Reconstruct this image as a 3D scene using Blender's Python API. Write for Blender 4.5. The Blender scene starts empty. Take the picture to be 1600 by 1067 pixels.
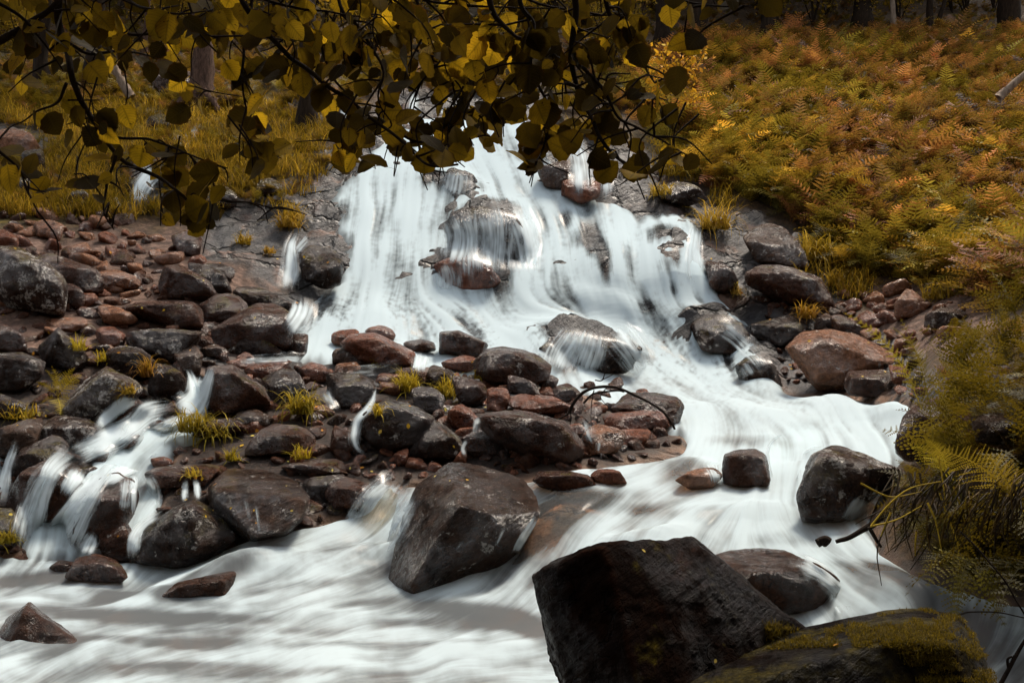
import bpy, bmesh, math, random
import numpy as np
from mathutils import Vector, Matrix

# ------------------------------------------------------------------ camera, sky, sun, exposure
scene = bpy.context.scene
COL = scene.collection
FPX = 1556.0            # focal length in pixels of the 1600 px wide photograph (35 mm lens)
CAMZ, HOR = 2.0, 490.0  # eye height above the lowest pool, row of the horizon

cam_data = bpy.data.cameras.new("camera")
cam = bpy.data.objects.new("camera", cam_data)
COL.objects.link(cam)
cam.location = (0, 0, CAMZ)
cam.rotation_euler = (math.radians(90), 0, 0)
cam_data.sensor_width = 36.0
cam_data.lens = 36.0 * FPX / 1600.0
cam_data.shift_y = -(533.5 - HOR) / 1600.0
cam_data.clip_start = 0.05
cam_data.clip_end = 500
scene.camera = cam

SUN_EL, SUN_AZ = math.radians(60), math.radians(33)   # azimuth clockwise from +Y (upstream): right and a little ahead
world = bpy.data.worlds.new("World")
scene.world = world
world.use_nodes = True
wn = world.node_tree.nodes
sky = wn.new("ShaderNodeTexSky")
sky.sky_type = 'NISHITA'
sky.sun_disc = False
sky.sun_elevation = SUN_EL
sky.sun_rotation = SUN_AZ
sky.air_density = 1.0
sky.dust_density = 3.0
sky.ozone_density = 0.6
wn["Background"].inputs["Strength"].default_value = 0.15
hs = wn.new("ShaderNodeHueSaturation")          # thin high cloud: a paler sky
hs.inputs["Saturation"].default_value = 0.22
world.node_tree.links.new(sky.outputs[0], hs.inputs["Color"])
world.node_tree.links.new(hs.outputs[0], wn["Background"].inputs[0])

sun_data = bpy.data.lights.new("sun", 'SUN')
sun_data.energy = 2.3
sun_data.angle = math.radians(14)
sun_data.color = (1.0, 0.86, 0.70)
sun = bpy.data.objects.new("sun", sun_data)
COL.objects.link(sun)
sd = Vector((math.sin(SUN_AZ) * math.cos(SUN_EL), math.cos(SUN_AZ) * math.cos(SUN_EL), math.sin(SUN_EL)))
sun.rotation_euler = sd.to_track_quat('Z', 'Y').to_euler()

scene.view_settings.view_transform = 'Standard'
scene.view_settings.look = 'None'
scene.view_settings.exposure = 1.0
scene.view_settings.gamma = 1.0
scene.cycles.max_bounces = 6
scene.cycles.diffuse_bounces = 3
scene.cycles.glossy_bounces = 2
scene.cycles.transmission_bounces = 4
scene.cycles.transparent_max_bounces = 24
scene.cycles.use_denoising = True
scene.cycles.use_adaptive_sampling = True
scene.cycles.adaptive_threshold = 0.02

rng = np.random.default_rng(7)
random.seed(7)

# ------------------------------------------------------------------ helpers
def W(px, py, Y):
    """the point seen at photo pixel (px, py) at distance Y from the camera"""
    px, py, Y = np.broadcast_arrays(np.asarray(px, float), np.asarray(py, float), np.asarray(Y, float))
    return np.stack([(px - 800.0) / FPX * Y, Y, CAMZ + (HOR - py) / FPX * Y], -1)

def PX(P):
    P = np.asarray(P, float)
    return 800 + FPX * P[..., 0] / P[..., 1], HOR - FPX * (P[..., 2] - CAMZ) / P[..., 1]

_perm = np.random.default_rng(3).permutation(256)
_perm = np.concatenate([_perm, _perm, _perm])
_grad = np.random.default_rng(4).normal(size=(256, 3))
_grad /= np.linalg.norm(_grad, axis=1)[:, None]

def pnoise(P):
    P = np.asarray(P, float)
    i = np.floor(P).astype(int)
    f = P - i
    i &= 255
    u = f * f * f * (f * (f * 6 - 15) + 10)
    out = 0
    for dx in (0, 1):
        wx = u[..., 0] if dx else 1 - u[..., 0]
        for dy in (0, 1):
            wy = u[..., 1] if dy else 1 - u[..., 1]
            for dz in (0, 1):
                wz = u[..., 2] if dz else 1 - u[..., 2]
                h = _perm[_perm[_perm[(i[..., 0] + dx) & 255] + ((i[..., 1] + dy) & 255)] + ((i[..., 2] + dz) & 255)]
                g = _grad[h]
                d = g[..., 0] * (f[..., 0] - dx) + g[..., 1] * (f[..., 1] - dy) + g[..., 2] * (f[..., 2] - dz)
                out = out + wx * wy * wz * d
    return out * 1.5

def fbm(P, octv=4, gain=0.5):
    P = np.asarray(P, float)
    s, a, t = 0, 1.0, 0
    for k in range(octv):
        s = s + a * pnoise(P * (2.03 ** k) + 17.3 * k)
        t += a
        a *= gain
    return s / t

def sstep(a, b, x):
    t = np.clip((x - a) / (b - a), 0, 1)
    return t * t * (3 - 2 * t)

def link(name, me, parent=None, mat=None, loc=None):
    o = bpy.data.objects.new(name, me)
    COL.objects.link(o)
    if loc is not None:
        o.location = tuple(loc)
    if parent is not None:
        o.parent = parent
    if mat is not None:
        me.materials.append(mat)
    return o

def tag(o, label=None, cat=None, group=None, kind=None):
    if label: o["label"] = label
    if cat: o["category"] = cat
    if group: o["group"] = group
    if kind: o["kind"] = kind
    return o

def npmesh(name, V, F, attrs=None, smooth=True):
    """V (n,3); F (m,k) with one k"""
    V = np.asarray(V, np.float32); F = np.asarray(F, np.int32)
    me = bpy.data.meshes.new(name)
    n, m, k = len(V), len(F), F.shape[1]
    me.vertices.add(n)
    me.vertices.foreach_set("co", V.ravel())
    me.loops.add(m * k)
    me.loops.foreach_set("vertex_index", F.ravel())
    me.polygons.add(m)
    me.polygons.foreach_set("loop_start", np.arange(0, m * k, k, dtype=np.int32))
    me.polygons.foreach_set("loop_total", np.full(m, k, np.int32))
    me.polygons.foreach_set("use_smooth", np.full(m, smooth, bool))
    me.update(calc_edges=True)
    for nm, arr in (attrs or {}).items():
        arr = np.asarray(arr, np.float32)
        if arr.ndim == 1:
            a = me.attributes.new(nm, 'FLOAT', 'POINT'); a.data.foreach_set("value", arr)
        else:
            a = me.attributes.new(nm, 'FLOAT_COLOR', 'POINT')
            if arr.shape[1] == 3: arr = np.concatenate([arr, np.ones((len(arr), 1), np.float32)], 1)
            a.data.foreach_set("color", arr.ravel())
    return me

class Soup:
    """collects pieces of quads into one mesh"""
    def __init__(s): s.V, s.F, s.A, s.n = [], [], [], 0
    def add(s, V, F, tint=None):
        V = np.asarray(V, float).reshape(-1, 3); F = np.asarray(F, int)
        s.V.append(V); s.F.append(F + s.n); s.n += len(V)
        s.A.append(np.broadcast_to(np.asarray(tint if tint is not None else (1, 1, 1), float), (len(V), 3)))
    def build(s, name, mat, parent=None, smooth=True, loc=None):
        V = np.concatenate(s.V)
        if loc is not None: V = V - np.asarray(loc, float)
        me = npmesh(name, V, np.concatenate(s.F), {"tint": np.concatenate(s.A)}, smooth)
        return link(name, me, parent, mat, loc)

def tube(P, R, sides=6, wob=0.0):
    """quads of a tube along polyline P with radii R"""
    P = np.asarray(P, float); n = len(P)
    R = np.broadcast_to(np.asarray(R, float), (n,))
    T = np.gradient(P, axis=0); T /= np.linalg.norm(T, axis=1)[:, None] + 1e-9
    ref = np.array([0.3, 0.9, 0.2]) if abs(T[0] @ np.array([0.3, 0.9, 0.2])) < 0.9 else np.array([1.0, 0, 0])
    A = np.cross(T, ref); A /= np.linalg.norm(A, axis=1)[:, None] + 1e-9
    B = np.cross(T, A)
    th = np.linspace(0, 2 * np.pi, sides, endpoint=False)
    V = P[:, None] + R[:, None, None] * (np.cos(th)[None, :, None] * A[:, None] + np.sin(th)[None, :, None] * B[:, None])
    if wob: V = V + wob * R[:, None, None] * pnoise(V * 9)[..., None] * 1.5
    V = V.reshape(-1, 3)
    i = np.arange(n - 1)[:, None] * sides; j = np.arange(sides)[None]; j2 = (j + 1) % sides
    F = np.stack([i + j, i + j2, i + sides + j2, i + sides + j], -1).reshape(-1, 4)
    cap = []
    if sides == 6:
        for b in (0, (n - 1) * 6):
            cap += [[b, b + 1, b + 2, b + 3], [b, b + 3, b + 4, b + 5]]
    return V, np.concatenate([F, np.array(cap, int).reshape(-1, 4)]) if cap else F

def smooth_line(P, k=6):
    """Catmull-Rom through points"""
    P = np.asarray(P, float)
    Q = np.concatenate([[2 * P[0] - P[1]], P, [2 * P[-1] - P[-2]]])
    out = []
    for i in range(len(P) - 1):
        p0, p1, p2, p3 = Q[i:i + 4]
        for t in np.linspace(0, 1, k, endpoint=False):
            out.append(0.5 * (2 * p1 + (p2 - p0) * t + (2 * p0 - 5 * p1 + 4 * p2 - p3) * t * t + (3 * p1 - p0 - 3 * p2 + p3) * t ** 3))
    out.append(P[-1])
    return np.array(out)

# ---------------- materials
class NT:
    def __init__(s, name):
        s.m = bpy.data.materials.new(name); s.m.use_nodes = True
        s.t = s.m.node_tree; s.t.nodes.clear()
        s.out = s.t.nodes.new("ShaderNodeOutputMaterial")
    def n(s, typ, _o=None, **kw):
        nd = s.t.nodes.new("ShaderNode" + typ)
        for k, v in kw.items():
            k = k.replace("_", " ") if k not in ("attribute_name", "attribute_type", "blend_type", "data_type", "operation", "feature", "distance_metric", "noise_dimensions", "interpolation_type") else k
            if k in ("attribute_name", "attribute_type", "blend_type", "data_type", "operation", "feature", "distance_metric", "noise_dimensions", "interpolation_type"):
                setattr(nd, k, v)
            else:
                s.put(nd, k, v)
        return nd
    def put(s, nd, k, v):
        if k.startswith("i") and k[1:].isdigit():
            inp = nd.inputs[int(k[1:])]
        else:
            inp = nd.inputs[k]
        if hasattr(v, "links") or isinstance(v, bpy.types.NodeSocket):
            s.t.links.new(v, inp)
        else:
            if isinstance(v, tuple) and len(v) == 3 and inp.type == 'RGBA': v = (*v, 1)
            inp.default_value = v
    def noise(s, vec, scale, detail=4, rough=0.55, dist=0.0):
        return s.n("TexNoise", Vector=vec, Scale=float(scale), Detail=float(detail), Roughness=rough, Distortion=dist).outputs[0]
    def ramp(s, fac, stops, interp='LINEAR'):
        nd = s.t.nodes.new("ShaderNodeValToRGB")
        cr = nd.color_ramp; cr.interpolation = interp
        while len(cr.elements) < len(stops): cr.elements.new(0.5)
        for e, (p, c) in zip(cr.elements, stops):
            e.position = p
            e.color = (*c, 1) if isinstance(c, tuple) else (c, c, c, 1)
        s.t.links.new(fac, nd.inputs[0])
        return nd.outputs[0]
    def mix(s, f, a, b, blend='MIX'):
        nd = s.t.nodes.new("ShaderNodeMix"); nd.data_type = 'RGBA'; nd.blend_type = blend
        for k, v in ((0, f), (6, a), (7, b)):
            if isinstance(v, bpy.types.NodeSocket): s.t.links.new(v, nd.inputs[k])
            else: nd.inputs[k].default_value = v if not isinstance(v, tuple) else (*v, 1)
        return nd.outputs[2]
    def math(s, op, a, b=None, clamp=False):
        nd = s.t.nodes.new("ShaderNodeMath"); nd.operation = op; nd.use_clamp = clamp
        for k, v in ((0, a), (1, b)):
            if v is None: continue
            if isinstance(v, bpy.types.NodeSocket): s.t.links.new(v, nd.inputs[k])
            else: nd.inputs[k].default_value = v
        return nd.outputs[0]
    def attr(s, name, out="Fac"):
        return s.n("Attribute", attribute_name=name).outputs[out]
    def bump(s, h, strength=0.5, dist=0.02, normal=None):
        nd = s.n("Bump", Strength=strength, Distance=dist, Height=h)
        if normal is not None: s.t.links.new(normal, nd.inputs["Normal"])
        return nd.outputs[0]
    def done(s, sh):
        s.t.links.new(sh, s.out.inputs[0]); return s.m

def rock_material(name, c1, c2, c3, lichen=0.35, moss=0.0, rough=(0.22, 0.52), strata=0.0, scale=1.0, speck=0.5, spec=0.6):
    g = 0.24
    c1, c2, c3 = ((g * c[0] * 1.55, g * c[1] * .95, g * c[2] * .64) for c in (c1, c2, c3))
    T = NT(name)
    pos = T.n("NewGeometry").outputs["Position"]
    nor = T.n("NewGeometry").outputs["Normal"]
    n1 = T.noise(pos, 3.2 * scale, 9, 0.62, 0.6)
    n2 = T.noise(pos, 14 * scale, 8, 0.65)
    n3 = T.noise(pos, 55 * scale, 5, 0.7)
    col = T.ramp(n1, [(0.30, c1), (0.47, c2), (0.60, c2), (0.74, c3)])
    col = T.mix(0.75, col, T.ramp(n2, [(0.30, 0.12), (0.5, 0.5), (0.70, 0.95)]), 'OVERLAY')
    grain = T.ramp(n3, [(0.35, 0.25), (0.5, 0.5), (0.68, 0.85)])
    col = T.mix(0.55, col, grain, 'OVERLAY')
    # dark mineral veins / cracks
    vn = T.n("TexVoronoi", feature='DISTANCE_TO_EDGE', Vector=T.n("VectorMath", operation='ADD', i0=pos, i1=T.n("TexNoise", Vector=pos, Scale=5.0, Detail=4.0).outputs[1]).outputs[0], Scale=2.4 * scale)
    crack = T.ramp(vn.outputs[0], [(0.0, 0.0), (0.025, 1.0)])
    crack = T.math('MAXIMUM', crack, T.ramp(T.noise(pos, 2.3, 3), [(0.42, 0.0), (0.52, 1.0)]))
    col = T.mix(1.0, col, T.mix(crack, (0.35, 0.33, 0.32), (1.0, 1.0, 1.0)), 'MULTIPLY')
    if speck:
        sp = T.ramp(T.noise(pos, 95 * scale, 2, 0.5), [(0.66, 0.0), (0.70, 1.0)])
        sp = T.math('MULTIPLY', sp, T.ramp(T.noise(pos, 5 * scale, 3), [(0.45, 0.0), (0.6, speck)]))
        col = T.mix(sp, col, (0.30, 0.27, 0.24))
    if lichen:
        lc = T.ramp(T.noise(pos, 7.5 * scale, 6, 0.62, 0.4), [(0.68 - 0.16 * lichen, 0.0), (0.71 - 0.16 * lichen, 1.0)])
        lc = T.math('MULTIPLY', lc, T.ramp(T.noise(pos, 40, 4), [(0.40, 0.0), (0.55, 0.85)]))
        col = T.mix(lc, col, (0.36, 0.34, 0.31))
    up = T.n("SeparateXYZ", Vector=nor).outputs[2]
    if moss:
        mm = T.math('MULTIPLY', T.ramp(up, [(0.15, 0.0), (0.75, 1.0)]), T.ramp(T.noise(pos, 4.5, 7, 0.65), [(0.62 - 0.3 * moss, 0.0), (0.70 - 0.3 * moss, 1.0)]))
        mc = T.ramp(T.noise(pos, 45, 5), [(0.3, (0.012, 0.009, 0.002)), (0.55, (0.055, 0.040, 0.005)), (0.75, (0.14, 0.10, 0.009))])
        col = T.mix(mm, col, mc)
    rg = T.math('ADD', T.math('MULTIPLY', n2, rough[1] - rough[0]), rough[0] - 0.10)
    wetp = T.ramp(T.noise(pos, 2.6 * scale, 5, 0.6), [(0.45, 1.0), (0.58, 0.45)])
    rg = T.math('MULTIPLY', rg, wetp)
    worn = T.ramp(T.n("NewGeometry").outputs["Pointiness"], [(0.515, 0.0), (0.60, 0.55)])  # colour is paler along convex edges
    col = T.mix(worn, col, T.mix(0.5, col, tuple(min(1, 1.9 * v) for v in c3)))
    h = T.math('ADD', T.math('MULTIPLY', n2, 0.6), T.math('MULTIPLY', n3, 0.22))
    h = T.math('ADD', h, T.math('MULTIPLY', crack, 0.35))
    if strata:
        wv = T.noise(T.n("VectorMath", operation='MULTIPLY', i0=T.n("VectorRotate", Vector=pos, Axis=(0.35, 1.0, 0.2), Angle=0.75).outputs[0], i1=(2.0, 2.0, 16.0)).outputs[0], 2.0, 7, 0.65, 0.4)
        h = T.math('ADD', h, T.math('MULTIPLY', wv, strata * 1.4))
        col = T.mix(0.6 * min(1, strata), col, T.ramp(wv, [(0.3, 0.2), (0.5, 0.5), (0.7, 0.8)]), 'OVERLAY')
    b = T.bump(h, 1.0, 0.075)
    bs = T.n("BsdfPrincipled", Base_Color=col, Roughness=rg, Normal=b)
    T.put(bs, 'Specular IOR Level', T.math('MULTIPLY', T.ramp(T.noise(pos, 2.6 * scale, 5, 0.6), [(0.45, 0.16), (0.58, 1.0)]), spec))
    return T.done(bs.outputs[0])

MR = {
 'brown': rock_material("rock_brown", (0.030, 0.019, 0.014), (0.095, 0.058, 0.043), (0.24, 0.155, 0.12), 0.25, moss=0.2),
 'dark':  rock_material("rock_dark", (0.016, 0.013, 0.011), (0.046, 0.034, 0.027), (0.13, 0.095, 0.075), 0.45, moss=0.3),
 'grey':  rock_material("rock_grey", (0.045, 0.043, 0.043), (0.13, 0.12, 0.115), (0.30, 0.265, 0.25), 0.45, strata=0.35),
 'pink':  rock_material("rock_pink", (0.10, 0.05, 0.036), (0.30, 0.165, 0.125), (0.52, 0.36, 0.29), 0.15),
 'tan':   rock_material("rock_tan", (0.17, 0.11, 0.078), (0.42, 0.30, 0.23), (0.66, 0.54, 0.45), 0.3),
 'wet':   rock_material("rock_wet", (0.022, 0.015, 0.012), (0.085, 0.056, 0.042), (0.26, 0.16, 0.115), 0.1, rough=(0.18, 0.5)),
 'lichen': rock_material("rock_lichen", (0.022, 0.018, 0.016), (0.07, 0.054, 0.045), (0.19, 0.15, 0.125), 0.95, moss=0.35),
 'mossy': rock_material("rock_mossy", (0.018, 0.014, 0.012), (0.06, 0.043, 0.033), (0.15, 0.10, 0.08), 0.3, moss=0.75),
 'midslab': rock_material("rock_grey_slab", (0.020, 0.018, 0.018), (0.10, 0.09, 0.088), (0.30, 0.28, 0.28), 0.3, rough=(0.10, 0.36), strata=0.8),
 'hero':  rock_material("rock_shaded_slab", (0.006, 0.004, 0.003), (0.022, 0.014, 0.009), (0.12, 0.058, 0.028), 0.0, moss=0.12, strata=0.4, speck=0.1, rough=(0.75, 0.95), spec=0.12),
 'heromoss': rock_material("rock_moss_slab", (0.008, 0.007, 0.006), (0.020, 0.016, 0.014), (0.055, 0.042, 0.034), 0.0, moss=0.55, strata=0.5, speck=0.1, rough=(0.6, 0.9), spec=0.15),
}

def leaf_material(name, trans=0.45, gain=1.0, rough=0.55):
    T = NT(name)
    tint = T.attr("tint", "Color")
    pos = T.n("NewGeometry").outputs["Position"]
    c = T.mix(0.5, tint, T.ramp(T.noise(pos, 9, 3), [(0.3, 0.25), (0.5, 0.5), (0.7, 0.75)]), 'OVERLAY')
    c = T.mix(1.0, c, (gain, gain, gain), 'MULTIPLY')
    d = T.n("BsdfPrincipled", Base_Color=c, Roughness=rough)
    d.inputs["Specular IOR Level"].default_value = 0.08
    tr = T.n("BsdfTranslucent", Color=T.mix(0.35, c, (0.5, 0.32, 0.02)))
    return T.done(T.n("MixShader", Fac=trans, i1=d.outputs[0], i2=tr.outputs[0]).outputs[0])

def wood_material(name, c1, c2, scale=1.0, bumpd=0.01):
    T = NT(name)
    pos = T.n("NewGeometry").outputs["Position"]
    st = T.n("VectorMath", operation='MULTIPLY', i0=pos, i1=(1, 1, 0.25)).outputs[0]
    n = T.noise(st, 16 * scale, 7, 0.65, 0.4)
    col = T.ramp(n, [(0.3, c1), (0.7, c2)])
    return T.done(T.n("BsdfPrincipled", Base_Color=col, Roughness=0.95, Normal=T.bump(n, 1.0, bumpd), Specular_IOR_Level=0.1).outputs[0])
# ------------------------------------------------------------------ the lie of the land: distance of the ground along each line of sight, as a smooth valley
CTRL = """-300,1150,4.7 400,1150,4.7 1100,1150,4.7 1900,1150,4.2 0,1000,6.1 400,1000,6.1 800,1000,6.1 1200,1000,5.9
0,900,7.6 300,890,7.75 600,880,7.9 800,920,7.2 -300,900,7.4
0,800,8.4 150,800,8.5 300,800,8.5 450,800,8.4 560,760,8.8 100,700,9.4 300,680,9.9 450,700,9.5 600,700,9.4 750,720,9.2
0,650,9.9 200,620,10.6 400,600,11.3 600,620,10.9 800,640,10.6 950,680,9.9
0,560,11 150,540,11.6 300,540,11.8 450,555,12.4 600,560,12.6 750,590,12.4 900,610,12.4 1000,640,11.8
500,530,13.6 650,545,13.5 800,560,13.5 950,590,13.5 1100,600,13.6 1220,605,13.6
1060,670,10.3 1200,640,11.4 1400,640,10.8 1100,700,9.3 1250,700,9.3 1380,710,8.9 900,720,9.0 1000,760,8.3 1200,760,8.3 1300,800,7.7 900,820,7.6
820,880,7.5 1100,850,7.0 1250,850,6.9 1350,900,6.3 1200,930,6.6 1400,960,5.8 1500,930,5.7 1600,960,5.3
1450,860,6.0 1600,880,5.2 1600,760,5.6 1600,640,6.2 1480,760,6.2 1470,680,7.2 1500,600,8.5 1600,560,7.5 1800,700,5.2 1800,500,8 1900,950,4.6
1400,600,12 1300,600,13.2 1350,560,13.2 1450,540,12 1250,540,14 1300,480,15 1400,480,14.5 1550,470,13 1800,400,14
1200,420,16 1300,400,16.5 1450,400,16.3 1600,380,16 1150,330,18 1300,320,18.5 1450,300,19 1600,300,18.5 1800,250,20
1050,250,20.5 1200,200,22.5 1400,200,23 1600,180,24 1100,100,28 1300,100,29 1500,80,31 1700,60,33 1100,50,34 1300,50,35 1600,20,40 1300,-50,46 1300,-300,60 1900,-200,60
500,430,14.8 650,430,14.9 800,430,15 950,430,15.1 1100,440,15 520,330,16.3 650,330,16.6 800,330,16.8 950,330,17 1080,340,17
600,240,18.3 750,230,18.8 900,240,19 680,170,20.3 800,165,20.5 950,180,21 600,120,24 800,120,25 950,120,26 700,60,31 900,60,32 800,0,40 800,-300,58
400,450,14 300,420,14 150,430,13.5 0,420,13 -300,450,12 400,350,15.8 250,340,16 100,340,15.5 0,330,15.5 450,260,18 300,250,18.5 150,250,18.3 0,240,18.3 -300,250,17
450,180,21 300,170,22 100,160,22.5 0,150,23 450,100,26 200,80,29 0,70,30 300,20,36 0,0,38 200,-100,48 -300,-300,55 400,-300,58 -300,50,30 -300,700,8.8"""
C = np.array([[float(v) for v in s.split(",")] for s in CTRL.split()])
def _tps_fit(XY, v, lam=0.02):
    n = len(XY)
    r2 = ((XY[:, None] - XY[None]) ** 2).sum(-1)
    K = 0.5 * r2 * np.log(r2 + 1e-12) + lam * np.eye(n)
    P = np.concatenate([np.ones((n, 1)), XY], 1)
    A = np.block([[K, P], [P.T, np.zeros((3, 3))]])
    s = np.linalg.solve(A, np.concatenate([v, np.zeros(3)]))
    return s[:n], s[n:]
def _tps_eval(XY, w, a, Q):
    r2 = ((Q[:, None] - XY[None]) ** 2).sum(-1)
    return (0.5 * r2 * np.log(r2 + 1e-12)) @ w + a[0] + Q @ a[1:]
GX, GY = np.arange(-420, 2021, 10.0), np.arange(-420, 1261, 10.0)
_xy = C[:, :2] / 400.0
_w, _a = _tps_fit(_xy, np.log(C[:, 2]))
_q = np.stack(np.meshgrid(GX, GY), -1).reshape(-1, 2) / 400.0
LG = np.concatenate([_tps_eval(_xy, _w, _a, q) for q in np.array_split(_q, 40)]).reshape(len(GY), len(GX))
for r in range(len(GY) - 2, -1, -1):                      # the ground always recedes upwards in view
    LG[r] = np.maximum(LG[r], LG[r + 1] + 0.004)
def D(px, py):
    px, py = np.broadcast_arrays(np.asarray(px, float), np.asarray(py, float))
    x = np.clip((px - GX[0]) / 10, 0, len(GX) - 1.001); y = np.clip((py - GY[0]) / 10, 0, len(GY) - 1.001)
    i, j = x.astype(int), y.astype(int); fx, fy = x - i, y - j
    v = (LG[j, i] * (1 - fx) + LG[j, i + 1] * fx) * (1 - fy) + (LG[j + 1, i] * (1 - fx) + LG[j + 1, i + 1] * fx) * fy
    return np.exp(v)
def G(px, py, lift=0.0):
    p = W(px, py, D(px, py)); p[..., 2] += lift; return p

def inside(poly, px, py):
    poly = np.asarray(poly, float); r = np.zeros(np.shape(px), bool)
    x0, y0 = poly[-1]
    for x1, y1 in poly:
        c = ((y1 > py) != (y0 > py)) & (px < (x0 - x1) * (py - y1) / (y0 - y1 + 1e-9) + x1)
        r ^= c; x0, y0 = x1, y1
    return r
def edge_dist(poly, px, py):
    poly = np.asarray(poly, float); d = np.full(np.shape(px), 1e9)
    a = poly[-1]
    for b in poly:
        ab = b - a; L = ab @ ab + 1e-9
        t = np.clip(((px - a[0]) * ab[0] + (py - a[1]) * ab[1]) / L, 0, 1)
        d = np.minimum(d, np.hypot(px - a[0] - t * ab[0], py - a[1] - t * ab[1])); a = b
    return d
def sdf(poly, px, py):
    d = edge_dist(poly, px, py); return np.where(inside(poly, px, py), d, -d)
def P2(s): return np.array([[float(v) for v in q.split(",")] for q in s.split()])
def blobs(table, px, py):
    s = np.zeros(np.shape(px))
    for cx, cy, rx, ry, ang, a in table:
        c, sn = math.cos(math.radians(ang)), math.sin(math.radians(ang))
        dx, dy = px - cx, py - cy
        u, v = (dx * c + dy * sn) / rx, (-dx * sn + dy * c) / ry
        s = s + a * np.exp(-(u * u + v * v) ** 1.5)
    return s

# shores of the river (one sheet from the top of the fall to the pool at the viewer's feet)
WATER = P2("""640,170 590,215 555,250 522,285 505,320 520,350 535,385 528,430 500,450 470,470 450,500 435,540 448,572 520,572 600,575 690,590 760,605 880,615 950,650
1060,690 1010,705 900,722 800,742 745,765 660,745 575,742 560,770 540,795 470,806 400,826 330,850 240,862 120,862 40,852 -20,845 -120,850 -120,1160 1720,1160 1720,930 1580,930 1490,905
1430,885 1385,850 1372,800 1400,735 1440,690 1440,625 1340,608 1228,606 1205,560 1172,500 1130,455 1108,400 1098,342 1060,325 1010,322 960,305 905,275 870,240 835,215 825,170 760,160 700,158""")
EDDY = P2("""440,345 490,345 540,390 545,450 500,500 460,520 430,470""")
# places where the rock stands through the running water: x, y, rx, ry, tilt, amount
HOLES = [(708, 290, 44, 14, 15, -.75), (672, 280, 18, 10, 0, -.45), (765, 335, 52, 14, 0, -.6), (722, 368, 22, 26, 0, -.6), (800, 372, 18, 36, -12, -.6), (760, 375, 16, 16, 0, -.35),
 (700, 425, 44, 26, 0, -.5), (770, 432, 28, 28, 0, -.65), (742, 402, 50, 12, 0, -.4), (690, 405, 12, 12, 0, -.4), (892, 264, 38, 20, 25, -.9), (852, 252, 24, 12, 35, -.5), (888, 340, 12, 12, 0, -.5), (913, 370, 18, 20, 0, -.6),
 (945, 420, 14, 40, -8, -.7), (978, 410, 9, 38, -6, -.5), (925, 385, 14, 30, 0, -.45), (1032, 372, 26, 20, 10, -.6), (1058, 400, 10, 34, 0, -.5), (1040, 420, 16, 18, 0, -.45),
 (905, 538, 60, 16, 8, -.8), (975, 550, 44, 16, 18, -.7), (880, 565, 40, 18, 0, -.55), (1100, 508, 34, 14, 15, -.6), (1140, 545, 44, 10, 25, -.4), (1185, 585, 24, 14, 30, -.4), (1130, 570, 20, 18, 0, -.35),
 (735, 500, 22, 40, -30, -.35), (545, 385, 14, 30, 0, -.35), (505, 480, 34, 30, 0, -.55), (470, 500, 24, 20, 0, -.35), (530, 330, 22, 20, 0, -.5), (1010, 480, 16, 14, 0, -.3), (1058, 450, 14, 12, 0, -.35),
 (1170, 690, 60, 9, 3, -.35), (1075, 745, 44, 20, 0, -.75), (1250, 668, 30, 6, 0, -.2), (880, 800, 66, 28, -30, -.85), (845, 840, 46, 38, -45, -1.0), (930, 785, 70, 16, -12, -.55), (1010, 790, 60, 8, -10, -.3), (855, 760, 40, 14, 0, -.7),
 (840, 900, 26, 22, -40, -.5), (1060, 800, 70, 10, 5, -.25), (1220, 845, 50, 14, 5, -.3), (1345, 915, 70, 16, 32, -.4), (1420, 925, 74, 26, 25, -1.0), (1390, 905, 50, 10, 30, -.5), (1470, 905, 40, 12, 20, -.6), (1270, 925, 40, 30, 30, -.5),
 (1530, 985, 70, 50, 0, -.75), (1570, 1050, 60, 40, 0, -.5), (1460, 960, 40, 12, 0, -.4), (600, 780, 46, 26, -30, -.5), (575, 800, 30, 20, -30, -.45), (610, 760, 40, 10, 0, -.35),
 (750, 962, 110, 15, 8, -.95), (650, 975, 80, 9, 0, -.7), (830, 985, 40, 16, 30, -.7), (310, 965, 130, 9, 3, -.7), (240, 935, 110, 8, 6, -.75), (120, 960, 150, 10, 4, -.7), (60, 905, 70, 9, 0, -.9), (140, 895, 70, 7, 0, -.5), (400, 985, 120, 7, 0, -.45), (180, 1000, 160, 6, 4, -.5),
 (300, 1040, 130, 6, 0, -.5), (560, 1010, 160, 6, 0, -.35), (60, 1010, 60, 30, 0, -.6), (350, 905, 70, 14, -22, -.95), (280, 925, 44, 9, -25, -.7), (640, 890, 60, 16, 0, -.6), (700, 880, 40, 14, -10, -.5), (560, 940, 90, 7, -5, -.35), (480, 915, 100, 7, -8, -.3),
 (420, 1050, 200, 6, 0, -.4), (520, 860, 60, 7, -10, -.25), (700, 1005, 90, 6, 0, -.3), (80, 965, 260, 60, 3, -.22), (150, 1050, 160, 14, -8, -.3), (330, 1000, 150, 8, 2, -.35), (950, 940, 60, 10, 0, -.2)]
RAISE = [(705, 285, 60, 22, 15, .20), (765, 345, 70, 40, 0, .30), (740, 425, 80, 34, 0, .15), (900, 540, 90, 36, 8, .38), (1110, 515, 60, 36, 15, .35), (1190, 580, 44, 36, 20, .25), (950, 410, 40, 50, 0, .2), (1045, 390, 44, 50, 0, .25), (890, 262, 60, 30, 25, .25),
 (880, 800, 70, 40, -30, .06), (1420, 925, 70, 30, 25, .10), (1345, 905, 60, 26, 30, .05), (350, 900, 90, 22, -22, .10), (750, 950, 120, 20, 0, .05)]
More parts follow.
